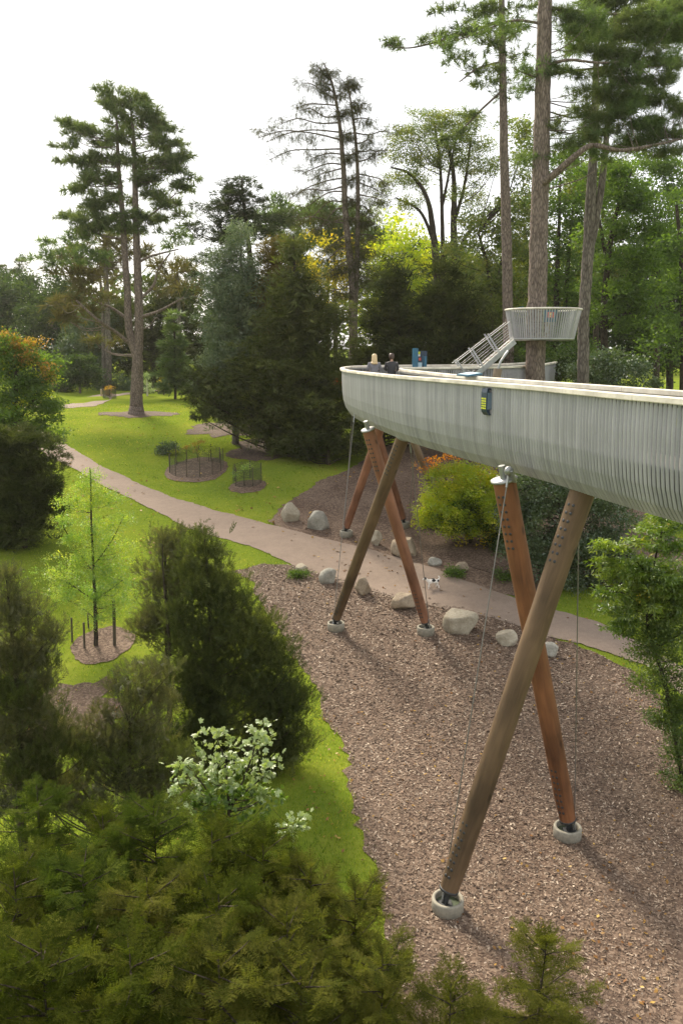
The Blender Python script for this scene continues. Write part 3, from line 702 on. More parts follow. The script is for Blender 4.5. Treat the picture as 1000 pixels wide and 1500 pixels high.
def resample(c, step):
    s = np.concatenate([[0], np.cumsum(np.linalg.norm(np.diff(c, axis=0), axis=1))]); n = int(s[-1] / step)
    t = np.arange(n + 1) * step; return np.stack([np.interp(t, s, c[:, j]) for j in range(3)], 1)
Ro = resample(smooth_curve(resample(Ro, .1), 9), .056); Ri = resample(smooth_curve(resample(Ri, .1), 6), .056)
def tang(c): return unit(np.gradient(c, axis=0) * np.array([1, 1, 0]))
To, Ti = tang(Ro), tang(Ri)
No = np.stack([-To[:, 1], To[:, 0], 0 * To[:, 0]], 1)     # outwards is left of travel direction
Ni = -np.stack([-Ti[:, 1], Ti[:, 0], 0 * Ti[:, 0]], 1)
walk = empty('treetop_walkway', (5, 13, float(gz(5, 13)))); tag(walk, 'long curving treetop walkway with grey steel slat sides and pale timber handrails', 'walkway')
WL = Vector(walk.location)
# slat: curved in profile, set like a louvre
PROF = [(0.0, -.05), (-.01, -.6), (-.035, -1.1), (-.08, -1.45), (-.17, -1.76), (-.33, -2.0)]
def slat_mesh(wd=.060, yaw=24):
    mb = MB(); cy, sy = math.cos(R(yaw)), math.sin(R(yaw)); vs = []; w2 = wd / 2
    CS = [(-w2, -.026), (-w2 + .007, -.026), (-w2 + .007, -.004), (0, .004), (w2 - .007, -.004), (w2 - .007, -.026), (w2, -.026), (w2, .003), (0, .012), (-w2, .003)]; nc = len(CS)
    for (nn, z) in PROF:
        for (a, b) in CS:
            x = a * cy - b * sy; y = a * sy + b * cy        # x along wall, y outwards
            vs.append((x, nn + y, z))
    fs = []
    for i in range(len(PROF) - 1):
        for k in range(nc): fs.append((i * nc + k, i * nc + (k + 1) % nc, i * nc + nc + (k + 1) % nc, i * nc + nc + k))
    fs += [tuple(range(nc))[::-1], tuple(range(len(vs) - nc, len(vs)))]
    me = bpy.data.meshes.new('slat'); me.from_pydata(vs, [], fs); me.update(); return me
slat_o = slat_mesh(); slat_o.materials.append(M['galv'])
def place_slats(curve, T, Nn, me, first, last, mirror=False):
    for i in range(first, last, 2):
        o = bpy.data.objects.new('slat', me); COL.objects.link(o); o.parent = walk
        p = Vector(curve[i]) - WL; t = Vector(T[i]); n = Vector(Nn[i]); 
        if mirror: t = -t
        Mx = Matrix(((t.x, n.x, 0, p.x), (t.y, n.y, 0, p.y), (0, 0, 1, p.z), (0, 0, 0, 1)))
        o.matrix_basis = Mx @ Matrix.Rotation(R(random.gauss(0, .5)), 4, 'Z')
def slats_joined(curve, T, Nn, idx, mirror, nm='slats'):
    vs = np.array([v.co[:] for v in slat_o.vertices]); fs = np.array([(p.vertices[0], p.vertices[k], p.vertices[k + 1]) for p in slat_o.polygons for k in range(1, len(p.vertices) - 1)]); Vs, Fs = [], []
    for k, i in enumerate(idx):
        t = T[i] * (-1 if mirror else 1); Vs.append(curve[i] + vs[:, 0:1] * t + vs[:, 1:2] * Nn[i] + vs[:, 2:3] * np.array([0, 0, 1])); Fs.append(fs + k * len(vs))
    me = np_mesh(nm, np.concatenate(Vs), np.concatenate(Fs)); o = link_mesh(nm, me, M['galv'], walk); tag(o, kind='stuff'); return o
nO = len(Ro); vis0 = int(np.argmin(np.abs(Ro[:, 1] - 11.2) + (np.arange(nO) > 400) * 99))
lastO = min(nO - 1, vis0 + 2 * 298)
place_slats(Ro, To, No, slat_o, vis0, lastO)
slats_joined(Ro, To, No, list(range(0, vis0, 2)) + list(range(lastO, nO, 2)), False)
slats_joined(Ri, Ti, Ni, range(0, len(Ri), 2), True)
# handrails: boards butted end to end
def sweep(curve, Nn, prof, mb):
    vs = []; k = len(prof)
    for p, n in zip(curve, Nn):
        for (a, z) in prof: vs.append(p + n * a + np.array([0, 0, z]))
    fs = [(i * k + j, i * k + (j + 1) % k, (i + 1) * k + (j + 1) % k, (i + 1) * k + j) for i in range(len(curve) - 1) for j in range(k)]
    fs += [tuple(range(k))[::-1], tuple(range(len(vs) - k, len(vs)))]; mb.add(vs, fs)
RP = [(-.085, -.085), (.085, -.085), (.095, -.07), (.095, .01), (.08, .02), (-.08, .02), (-.095, .01), (-.095, -.07)]
for cv, nn in ((Ro, No), (Ri, Ni)):
    i = 0; n = len(cv)
    while i < n - 6:
        L = random.choice((34, 38, 42)); j = min(n - 1, i + L); mb = MB(); dz = random.uniform(-.002, .002)
        seg = cv[i:j + 1:3].copy(); sn = nn[i:j + 1:3]
        if len(seg) < 2: break
        e = cv[j].copy(); seg = np.vstack([seg, e]) if np.linalg.norm(seg[-1] - e) > .02 else seg; sn = nn[i:j + 1:3] if len(seg) == len(sn) else np.vstack([sn, nn[j]])
        d = unit((seg[-1] - seg[-2])[None])[0]; seg[-1] -= d * .012; sweep(seg + [0, 0, dz], sn, RP, mb); mb.build('handrail_board', M['rail_wood'], walk); i = j
# deck: slab between the two sides
def match(i, n, A, B): 
    return B
mb = MB(); nseg = 260; io = np.linspace(0, nO - 1, nseg).astype(int)
so_ = np.linspace(0, 1, nseg); 
# pair each outer point with the nearest inner point (monotone)
prev = 0; pair = []
for i in io:
    j0, j1 = prev, min(len(Ri), prev + 160); d = np.linalg.norm(Ri[j0:j1, :2] - Ro[i, :2], axis=1); prev = j0 + int(np.argmin(d)); pair.append(prev)
vs = []
for i, j in zip(io, pair):
    a = Ro[i] - No[i] * .13; b = Ri[j] - Ni[j] * .13
    for q, z in ((a, -1.16), (b, -1.16), (b, -1.34), (a, -1.34)): vs.append(q * [1, 1, 0] + np.array([0, 0, (a[2] + b[2]) / 2 + z]))
fs = [(i * 4 + k, i * 4 + (k + 1) % 4, i * 4 + 4 + (k + 1) % 4, i * 4 + 4 + k) for i in range(nseg - 1) for k in range(4)]
mb.add(vs, fs); mb.build('deck', M['deck'], walk)
for f_ in (.32, .68):
    mb = MB(); pts = [Ro[i] * (1 - f_) + Ri[j] * f_ + np.array([0, 0, -1.62]) for i, j in list(zip(io, pair))[::3]]
    mb.tube(pts, .13, 10); mb.build('main_beam', M['steel_dark'], walk)
mb = MB()
for i, j in list(zip(io, pair))[::6]:
    a = Ro[i] - No[i] * .2; b = Ri[j] - Ni[j] * .2; a = a + [0, 0, -1.42]; b = b + [0, 0, -1.42]; mb.bar(a, b, .08, .14)
    mb.bar(a, Ro[i] - No[i] * .42 + [0, 0, -1.98], .05, .05); mb.bar(Ro[i] - No[i] * .42 + [0, 0, -1.96], Ro[i] * .68 + Ri[j] * .32 + [0, 0, -1.7], .05, .05)
mb.build('crossbeams', M['steel_dark'], walk)
for cv, nn in ((Ro, No), (Ri, Ni)):
    mb = MB(); c5 = cv[::5]; n5 = nn[::5]; pr = [(-.13, -1.12), (-.10, -1.12), (-.20, -1.50), (-.34, -1.78), (-.38, -1.76), (-.24, -1.48)]
    sweep(c5, n5, pr, mb); mb.build('edge_beam', M['steel_dark'], walk)
# mid rail wires and top steel under the handrail
for cv, nn in ((Ro, No), (Ri, Ni)):
    mb = MB(); sweep(cv[::4] + [0, 0, -.12], nn[::4], [(-.09, -.02), (-.03, -.02), (-.03, .03), (-.09, .03)], mb)
    mb.build('top_channel', M['steel'], walk)
def rail_at(u, inner=False, lim=None):
    c = Ri if inner else Ro; uu = 500 + c[:, 0] / c[:, 1] * F * .99; k = np.abs(uu - u) + (0 if lim is None else 0)
    m = int(len(c) * .42) if not inner else int(len(c) * .42); return int(np.argmin(k[:m]))

# ---------------------------------------------------------------- pylons
def proj(p):
    d = np.array(p, float) - [0, 0, H]; f = d[1] * _cp - d[2] * _sp; return 500 + F * d[0] / f, 750 - F * (d[1] * _sp + d[2] * _cp) / f
def pole(a, b, r0, r1, mat, parent, boltside, bolts=True, capped=True):
    a = Vector([float(c) for c in a]); b = Vector([float(c) for c in b]); d = (b - a).normalized(); L = (b - a).length
    mb = MB(); n = 14; pts = [Vector((0, 0, L * k / n)) for k in range(n + 1)]; rad = [r0 + (r1 - r0) * k / n + random.uniform(-.004, .006) for k in range(n + 1)]
    rad[0] *= .9
    mb.tube(pts, rad, 24); o = mb.build('larch_pole', M[mat], parent)
    q = Vector((0, 0, 1)).rotation_difference(d); o.rotation_mode = 'QUATERNION'; o.rotation_quaternion = q; o.location = a - Vector(parent.location)
    # steel collar at the top, bracket at the foot
    mb = MB(); mb.lathe(b, [(0, 0), (r1 * 1.16, 0), (r1 * 1.16, .045), (0, .045)], 24, d); mb.tube([b + d * .04, b + d * .34], .075, 10); mb.build('steel_cap', M['steel'] , parent)
    mb = MB(); mb.bar(a - d * .34, a + d * .06, .16, .05); mb.bar(a - d * .36 + Vector((-.16, 0, 0)), a - d * .36 + Vector((.16, 0, 0)), .2, .04); mb.lathe(a - d * .02, [(0, -.03), (r0 * .95, -.03), (r0 * .95, .02), (0, .02)], 20, d)
    mb.build('foot_bracket', M['steel_dark'], parent)
    if bolts:
        mb = MB(); 
        view = (Vector((0, 0, H)) - (a + b) / 2).normalized(); side = d.cross(view).normalized(); vv = (view - d * view.dot(d)).normalized()
        for end in (0, 1):
            for row in (-.2, .25) if boltside > 0 else (-.2, .25):
                ang = .55 * boltside + row; nrm = (vv * math.cos(ang) + side * math.sin(-ang)).normalized()
                for k in range(8):
                    t = .30 + .17 * k; c = (b - d * t) if end else (a + d * t); rr = (r1 if end else r0) + .002
                    mb.lathe(c + nrm * (rr - .004), [(0, .012), (.021, .010), (.030, .008), (.034, .0)], 8, nrm)
        tag(mb.build('bolt_heads', M['steel_dark'], parent), kind='stuff')
def footing(c, parent, r=.34):
    mb = MB(); mb.lathe(c, [(r * .72, -.1), (r, -.1), (r * 1.0, .26), (r * .97, .29), (r * .80, .29), (r * .78, .26), (r * .78, .12)], 32); mb.build('footing_ring', M['concrete'], parent)
    mb = MB(); mb.lathe(c, [(0, .15), (r * .79, .15)], 24); mb.build('mossy_fill', M['moss'], parent)
def cable(a, b, parent, r=.013):
    mb = MB(); mb.tube([a, np.array(a) * .5 + np.array(b) * .5, b], r, 6); mb.build('stay_cable', M['cable'], parent)
    b = np.array(b, float); a = np.array(a, float); d = (a - b) / np.linalg.norm(a - b)
    for e0, e1 in ((b, b + d * .5), (a, a - d * .35)): mb = MB(); mb.tube([e0, e1], r * 1.9, 6); mb.build('turnbuckle', M['steel'], parent)
def pylon(label, feet, tops, cables, mats, r=.25, boltsd=(1, 1), bolts=True):
    P = []
    for f in feet: P.append(atG(*f))
    root = empty('support_pylon', (P[0] + P[-1]) / 2); tag(root, label, 'pylon', 'crossed timber pylons under the walkway')
    for k, ((f, tp), m) in enumerate(zip(zip(P, tops), mats)):
        c = f.copy(); footing(c, root)
        top = np.array(tp, float); d = (top - c); d /= np.linalg.norm(d); a = c + np.array([0, 0, .42]) + d * .1
        pole(a, top, r * .88, r, m, root, boltsd[k], bolts)
    for (a, k, off) in cables: cable(a, P[k] + np.array([off, 0, .2]), root)
    return root
def under(i, frac, dz, j=None):
    """point under the deck: frac 0 at outer side, 1 at inner side"""
    jj = pair[int(np.argmin(np.abs(io - i)))]; q = Ro[i] * (1 - frac) + Ri[jj] * frac; return q + np.array([0, 0, dz])
i1 = rail_at(738)
topA = atY(738, 704, 17.5); topB = atY(852, 722, 16.4)
pylon('nearest crossed pylon, orange-brown pole leaning behind a thicker grey-brown pole', [(830, 1226), (655, 1333)], [topA, topB],
      [(atY(745, 690, 17.2), 1, -.12), (atY(848, 700, 17.0), 0, .17)], ['larch_orange', 'larch_grey'], .25, (1, 1))
mb = MB(); q = atY(745, 690, 17.15); mb.lathe(q, [(0, -.03), (.1, -.03), (.1, .03), (0, .03)], 16, (.4, -1, 0)); mb.bar(q, q + np.array([.12, .12, -.25]), .18, .04); mb.build('cable_lug', M['steel'], bpy.data.objects['support_pylon'])
pylon('middle crossed pylon beside the path, rust-red pole crossing a weathered brown pole', [(623, 928), (492, 922)], [atY(539, 630, 29.0), atY(590, 640, 26.5)],
      [(atY(519, 606, 33), 1, -.12), (atY(600, 650, 27.0), 0, .15)], ['larch_red', 'larch_grey'], .215, (1, 1))
pylon('farthest crossed pylon beyond the path, two thin orange poles behind the middle pylon', [(507, 785), (590, 772)], [atY(562, 612, 39.0), atY(545, 612, 41.0)],
      [(atY(516, 600, 37.5), 0, -.12), (atY(608, 640, 33), 1, .3)], ['larch_red', 'larch_red'], .22, (1, 1), False)
pylon('short pale pylon pole under the walkway, ending in the yellow-green bush', [(640, 745)], [atY(600, 632, 42)], [(atY(612, 640, 43), 0, .1)], ['larch_pale'], .2, (1, 1), False)

# ---------------------------------------------------------------- platform round the big pine
PYc = np.array(atY(793, 496.5, 42.0)); PZ = float(PYc[2]) ; plat = empty('crows_nest_platform', PYc); tag(plat, 'small round lookout platform with steel slats around the big pine trunk', 'platform')
rt, rb, hgt = 1.86, 1.58, 1.42
mb = MB(); w_ = .075
vs = [(-w_ / 2, rb, 0), (w_ / 2, rb, 0), (w_ / 2, rb + (rt - rb) * .45, hgt * .5), (-w_ / 2, rb + (rt - rb) * .45, hgt * .5), (w_ / 2, rt, hgt), (-w_ / 2, rt, hgt)]
vs2 = [(x, y - .012, z) for x, y, z in vs]; mb.add(vs + vs2, [(0, 1, 2, 3), (3, 2, 4, 5), (7, 6, 9, 8), (8, 9, 11, 10), (0, 3, 9, 6), (3, 5, 11, 9), (1, 7, 8, 2), (2, 8, 10, 4), (5, 4, 10, 11), (0, 6, 7, 1)])
me = bpy.data.meshes.new('slat'); me.from_pydata(mb.v, [], mb.f); me.update(); me.materials.append(M['galv'])
for k in range(88):
    ang = 2 * math.pi * k / 88
    if 1.75 < ang < 2.15 and False: continue
    o = bpy.data.objects.new('slat', me); COL.objects.link(o); o.parent = plat; o.rotation_euler = (0, 0, ang)
mb = MB(); ring = [(PYc[0] + rt * math.cos(a), PYc[1] + rt * math.sin(a), PZ + hgt) for a in np.linspace(0, 2 * math.pi, 49)]; 
mb.tube(ring, .045, 8, False); mb.build('rim_rail', M['rail_wood'], plat)
mb = MB(); mb.lathe(PYc, [(.5, -.08), (rb - .02, -.08), (rb + .005, -.02), (rb + .005, .04), (.5, .04)], 48); mb.build('platform_floor', M['steel'], plat)
mb = MB()
for k in range(6):
    a = 2 * math.pi * k / 6 + .3; mb.bar(PYc + np.array([math.cos(a) * rb, math.sin(a) * rb, .1]), PYc + np.array([math.cos(a) * (rt), math.sin(a) * rt, hgt]), .06, .05)
mb.build('guard_posts', M['steel'], plat)
mb = MB(); tc = np.array(atY(787, 480, 42.0)); rr = .62
for k in range(14):
    for s in (-1, 1):
        a0 = 2 * math.pi * k / 14; pts = [(tc[0] + (rr - .12 * t) * math.cos(a0 + s * t * .9), tc[1] + (rr - .12 * t) * math.sin(a0 + s * t * .9), PZ + .1 + t * 1.25) for t in np.linspace(0, 1, 6)]; mb.tube(pts, .018, 5)
for t in (0, .5, 1.0): mb.tube([(tc[0] + (rr - .12 * t) * math.cos(a), tc[1] + (rr - .12 * t) * math.sin(a), PZ + .1 + t * 1.25) for a in np.linspace(0, 6.283, 20)], .022, 5)
mb.build('rope_lattice', M['rope'], plat)
sg = np.array(atY(806, 463, 40.6)); mb = MB(); mb.box(sg + [0, .05, 0], .62, .03, .55); mb.build('notice_board', M['teal'], plat)
mb = MB(); mb.box(sg + [0, .025, .06], .28, .02, .26); mb.build('notice_sheet', M['redprint'], plat); mb = MB(); mb.box(sg + [.02, .008, .1], .16, .012, .11); mb.box(sg + [-.05, .008, -.01], .1, .012, .06); mb.build('notice_print', M['cream'], plat)
q = np.array(atY(758, 451, 41.2)); mb = MB(); mb.box(q, .5, .3, .03, Matrix.Rotation(R(-12), 3, 'Y')); mb.build('reading_panel', M['teal'], plat)
# stairs
st = empty('staircase', atY(690, 545, 40.4)); tag(st, 'steep steel stair with brown treads and wire railings up to the lookout platform', 'staircase')
Bm = np.array(atY(684, 558, 40.4)); Tm = np.array(atY(751, 500, 40.9)); dS = (Tm - Bm); nS = 11; yd = np.array([0, .42, 0])
for s in (-1, 1):
    mb = MB(); mb.bar(Bm + yd * s, Tm + yd * s, .04, .26); mb.build('stringer', M['steel'], st)
for k in range(nS):
    c = Bm + dS * (k + .6) / nS + np.array([0, 0, .03]); mb = MB(); mb.box(c, .26, .80, .035); mb.build('tread', M['tread'], st)
for k, t in enumerate((.02, .33, .68)):
    for s in (-1, 1):
        nrmS = np.array([-.55, 0, .83]); a = Bm + dS * t + yd * s * 1.1; mb = MB(); mb.bar(a, a + nrmS * 1.15, .05, .07); mb.build('baluster', M['steel'], st)
for s in (-1, 1):
    for k in range(4):
        h_ = (.30 + .27 * k); off = np.array([-.55, 0, .83]) * h_ + yd * s * 1.1; mb = MB(); mb.tube([Bm - dS * .04 + off, Tm + off * [.5, 1, 1.0]], .018 if k == 3 else .008, 6); mb.build('railing_wire', M['steel'], st)
mb = MB(); a = np.array(atY(722, 575, 39.5)); b = np.array(atY(729, 541, 39.7)); pr = empty('prop_post', a); tag(pr, 'short pale timber prop holding a bent steel tube under the stair', 'post')
g0 = a + (a - b) * .35; mb.tube([g0, b], [.2, .2], 16); mb.build('prop_log', M['larch_pale'], pr)
mb = MB(); mb.tube([b, b + [.1, 0, .35], b + [.28, .1, .6], b + [.5, .3, .85]], .06, 8); mb.build('bent_tube', M['steel'], pr)

# ---------------------------------------------------------------- signs on the walkway
i = rail_at(712); p = Ro[i]; n_ = No[i]; t_ = To[i]; pod = empty('wall_sign', p); tag(pod, 'narrow navy curved sign with yellow-green lettering hung outside the slats', 'sign')
def wp(a, b, z): return p + t_ * a + n_ * b + np.array([0, 0, z])
mb = MB(); prof = [(.07, -.16), (.12, -.13), (.135, -.22), (.14, -.52), (.12, -.66), (.06, -.74)]
vs = [wp(s * .13, a, z) for (a, z) in prof for s in (-1, 1)] + [wp(s * .13, a - .05, z + .01) for (a, z) in prof for s in (-1, 1)]; k = len(prof)
fs = [(2 * j, 2 * j + 1, 2 * j + 3, 2 * j + 2) for j in range(k - 1)] + [(2 * k + 2 * j, 2 * k + 2 * j + 2, 2 * k + 2 * j + 3, 2 * k + 2 * j + 1) for j in range(k - 1)]
fs += [(2 * j, 2 * j + 2, 2 * k + 2 * j + 2, 2 * k + 2 * j) for j in range(k - 1)] + [(2 * j + 1, 2 * k + 2 * j + 1, 2 * k + 2 * j + 3, 2 * j + 3) for j in range(k - 1)] + [(0, 2 * k, 2 * k + 1, 1), (2 * k - 2, 2 * k - 1, 4 * k - 1, 4 * k - 2)]
mb.add(vs, fs); mb.build('sign_body', M['navy'], pod)
mb = MB()
for s in (-.075, .0, .075):
    for j in range(5):
        z = -.34 - j * .055; wd = .028
        a = [wp(s - wd, .142, z), wp(s + wd, .142, z), wp(s + wd, .142, z - .036), wp(s - wd, .142, z - .036)]; mb.add(a, [(0, 1, 2, 3)])
mb.build('lettering', M['lemon'], pod)
mb = MB(); mb.add([wp(-.135, .01, -.22), wp(-.135, .12, -.22), wp(-.135, .12, -.6), wp(-.135, .01, -.6), wp(-.129, .01, -.22), wp(-.129, .12, -.22), wp(-.129, .12, -.6), wp(-.129, .01, -.6)], [(0, 1, 2, 3), (7, 6, 5, 4), (0, 4, 5, 1), (3, 2, 6, 7)]); mb.build('side_plate', M['bluegrey'], pod)
i = rail_at(688, True); p = Ri[i]; lec = empty('reading_table', p); tag(lec, 'flat teal reading table with a pale top fixed on the inner handrail', 'sign')
t3 = Vector(Ti[i]); n3 = Vector(Ni[i]) * -1; Mt = Matrix((t3, n3, Vector((0, 0, 1)))).transposed()
mb = MB(); mb.box(p + np.array(n3) * .12 + [0, 0, .06], .95, .42, .035, Mt @ Matrix.Rotation(R(-8), 3, 'X')); mb.build('table_plate', M['teal'], lec)
mb = MB(); mb.box(p + np.array(n3) * .12 + [0, 0, .088], .86, .34, .012, Mt @ Matrix.Rotation(R(-8), 3, 'X')); mb.build('sky_sheen', M['skyblue'], lec)  # pale colour paints the bright reflection on the table top
bd = empty('information_board', atY(613, 534, 42.5)); tag(bd, 'tall teal information board with yellow and white sheets beyond the two visitors', 'board'); bl = np.array(bd.location)
zb = bl[2] - 1.15
def panel(u0, u1, v0, v1, Yp, mat, nm, th=.03, par=None):
    a = atY(u0, v0, Yp); b = atY(u1, v1, Yp); mb = MB(); mb.box(((a + b) / 2), abs(b[0] - a[0]), th, abs(a[2] - b[2])); return mb.build(nm, M[mat], par or bd)
panel(604, 611, 510, 570, 42.5, 'teal', 'side_panel', .25); panel(611.3, 624, 514, 570, 42.6, 'navy', 'back_panel')
panel(611.5, 615, 515, 519, 42.56, 'lemon', 'yellow_sheet', .02); panel(611.5, 615, 519.2, 522, 42.56, 'white', 'white_sheet', .02)
panel(612, 617.5, 531, 540, 42.55, 'skyblue', 'pale_sheet', .02); panel(613, 616, 524, 528, 42.55, 'redprint', 'round_picture', .02); panel(621, 623.6, 522, 570, 42.4, 'teal', 'edge_panel', .2)
panel(618.5, 620, 521, 536, 42.5, 'teal', 'slim_panel', .05)

# ---------------------------------------------------------------- people
def skin_obj(name, verts, edges, radii, mat, parent, root=0, sub=2):
    me = bpy.data.meshes.new(name); me.from_pydata([tuple(float(c) for c in v) for v in verts], edges, []); me.update()
    o = link_mesh(name, me, mat, parent, (0, 0, 0)); sk = o.modifiers.new('skin', 'SKIN'); sk.use_smooth_shade = True
    for i, r in enumerate(radii):
        d = me.skin_vertices[0].data[i]; d.radius = r if isinstance(r, tuple) else (r, r); d.use_root = (i == root)
    sm = o.modifiers.new('sub', 'SUBSURF'); sm.levels = sub; sm.render_levels = sub; return o
def person(label, u, vtop, Yp, rz, coat, hair, legs, female, hem=None):
    f = atY(u, vtop, Yp); zd = None; i = int(np.argmin(np.linalg.norm(Ro[:, :2] - f[:2], axis=1))); zd = Ro[i][2] - 1.16
    s = (f[2] - zd) / 1.75; root = empty('person', (f[0], f[1], zd)); tag(root, label, 'person'); root.rotation_euler = (0, 0, rz); root.scale = (s,) * 3
    V = [(0, 0, .93), (0, 0, 1.12), (0, -.01, 1.36), (0, 0, 1.48), (0, .01, 1.56), (0, .02, 1.66), (0, .01, 1.72)]
    E = [(0, 1), (1, 2), (2, 3), (3, 4), (4, 5), (5, 6)]; r = [(.10, .07), (.09, .065), (.095, .06), (.045, .045), (.06, .065), (.078, .092), (.05, .06)]
    for sd in (-1, 1):
        n = len(V); V += [(sd * .10, 0, .84), (sd * .11, -.01, .48), (sd * .12, .02, .08), (sd * .13, .13, .03)]; E += [(0, n), (n, n + 1), (n + 1, n + 2), (n + 2, n + 3)]; r += [.09, .062, .045, (.04, .03)]
        n = len(V); V += [(sd * .20, 0, 1.40), (sd * .25, .02, 1.14), (sd * .17, .22, 1.08), (sd * .12, .30, 1.10)]; E += [(2, n), (n, n + 1), (n + 1, n + 2), (n + 2, n + 3)]; r += [.032, .028, .026, (.03, .02)]
    skin_obj('body', V, E, r, M['skin'], root)
    V = [(0, 0, .80), (0, 0, .98), (0, 0, 1.16), (0, -.01, 1.36), (0, 0, 1.46)]; E = [(0, 1), (1, 2), (2, 3), (3, 4)]; r = [(.20, .15), (.185, .145), (.17, .135), (.19, .14), (.085, .08)]
    for sd in (-1, 1):
        n = len(V); V += [(sd * .21, 0, 1.395), (sd * .27, .01, 1.14), (sd * .19, .19, 1.09)]; E += [(3, n), (n, n + 1), (n + 1, n + 2)]; r += [.075, .066, .05]
    skin_obj('coat', V, E, r, M[coat], root)
    V = [(0, 0, .90)]; E = []; r = [(.155, .12)]
    for sd in (-1, 1):
        n = len(V); V += [(sd * .10, 0, .82), (sd * .11, -.01, .48), (sd * .12, .02, .12)]; E += [(0, n), (n, n + 1), (n + 1, n + 2)]; r += [.105, .078, .062]
    skin_obj('trousers', V, E, r, M[legs], root)
    if hem:
        mb = MB(); mb.lathe((0, 0, .76), [(.21, 0), (.215, .07), (.19, .09)], 20); mb.build('shirt_hem', M[hem], root, local=(0, 0, 0))
    # hair: cap round the back of the skull; long for the woman
    mb = MB(); 
    if female: prof = [(.0, 1.79), (.07, 1.775), (.105, 1.72), (.112, 1.65), (.115, 1.56), (.125, 1.47), (.10, 1.40), (.03, 1.38)]
    else: prof = [(.0, 1.80), (.075, 1.785), (.108, 1.73), (.114, 1.66), (.105, 1.58), (.06, 1.55)]
    mb.lathe((0, -.035, 0), prof, 18); o = mb.build('hair', M[hair], root, local=(0, 0, 0))
    mb = MB(); mb.lathe((0, .105, 1.665), [(0, .03), (.014, 0), (.018, -.02), (0, -.03)], 8); 
    for sd in (-1, 1): mb.lathe((sd * .033, .088, 1.685), [(0, .01), (.011, 0), (0, -.01)], 8)
    mb.build('face', M['skin'], root, local=(0, 0, 0))
    if female:
        mb = MB(); mb.lathe((0, -.02, 1.40), [(.07, .05), (.13, .06), (.15, 0), (.12, -.04), (.08, -.03)], 18); mb.build('fur_hood', M['blonde'], root, local=(0, 0, 0))
    return root
person('woman with long blonde hair in a grey coat seen from behind on the walkway', 548, 519.5, 35.5, .15, 'greycoat', 'blonde', 'jeans', True)
person('man with dark hair in a black jacket seen from behind on the walkway', 573.5, 519.0, 35.8, -.1, 'blackcoat', 'darkhair', 'jeans', False, 'shirt')
# ---------------------------------------------------------------- dog
dg = atG(634, 862); dog = empty('dog', dg); tag(dog, 'small white dog with black patches and a curled tail walking on the path', 'dog'); dog.rotation_euler = (0, 0, R(12)); dog.scale = (1.12,) * 3
V = [(0.02, 0, .30), (-.12, 0, .30), (-.20, 0, .31), (-.27, 0, .37), (-.33, 0, .42), (-.40, 0, .40), (-.45, 0, .385), (.14, 0, .31), (.20, 0, .33), (.25, 0, .41), (.24, 0, .48), (.19, 0, .50)]
E = [(0, 1), (1, 2), (2, 3), (3, 4), (4, 5), (5, 6), (0, 7), (7, 8), (8, 9), (9, 10), (10, 11)]; r = [(.075, .085), (.08, .095), (.07, .08), (.05, .055), (.058, .06), (.035, .035), (.022, .022), (.07, .075), (.04, .04), (.028, .028), (.026, .026), (.018, .018)]
for sd in (-1, 1):
    n = len(V); V += [(-.17, sd * .055, .24), (-.18 + sd * .03, sd * .06, .13), (-.16 + sd * .05, sd * .06, .02), (-.185 + sd * .05, sd * .06, .012)]; E += [(1, n), (n, n + 1), (n + 1, n + 2), (n + 2, n + 3)]; r += [.035, .022, .017, .016]
    n = len(V); V += [(.15, sd * .055, .24), (.12 - sd * .03, sd * .06, .16), (.19 - sd * .03, sd * .06, .10), (.17 - sd * .04, sd * .06, .015)]; E += [(7, n), (n, n + 1), (n + 1, n + 2), (n + 2, n + 3)]; r += [.045, .03, .018, .017]
db = skin_obj('body', V, E, r, M['dogwhite'], dog)
for (c, s_) in (((.0, -.055, .345), (.085, .055, .06)), ((.0, .055, .345), (.085, .055, .06)), ((.19, -.04, .32), (.045, .045, .05)), ((-.335, -.04, .435), (.045, .035, .045)), ((-.335, .04, .435), (.045, .035, .045))):
    mb = MB(); mb.lathe((0, 0, 0), [(0.001, 1), (.5, .86), (.86, .5), (1, 0), (.86, -.5), (.5, -.86), (.001, -1)], 12); o = mb.build('black_patch', M['dogblack'], dog, local=(0, 0, 0)); o.location = c; o.scale = s_
for sd in (-1, 1):
    mb = MB(); mb.add([(-.32, sd * .035, .46), (-.30, sd * .06, .455), (-.35, sd * .075, .40), (-.335, sd * .05, .47)], [(0, 1, 2), (0, 2, 3), (1, 3, 2), (0, 3, 1)]); mb.build('ear', M['dogblack'], dog, local=(0, 0, 0))

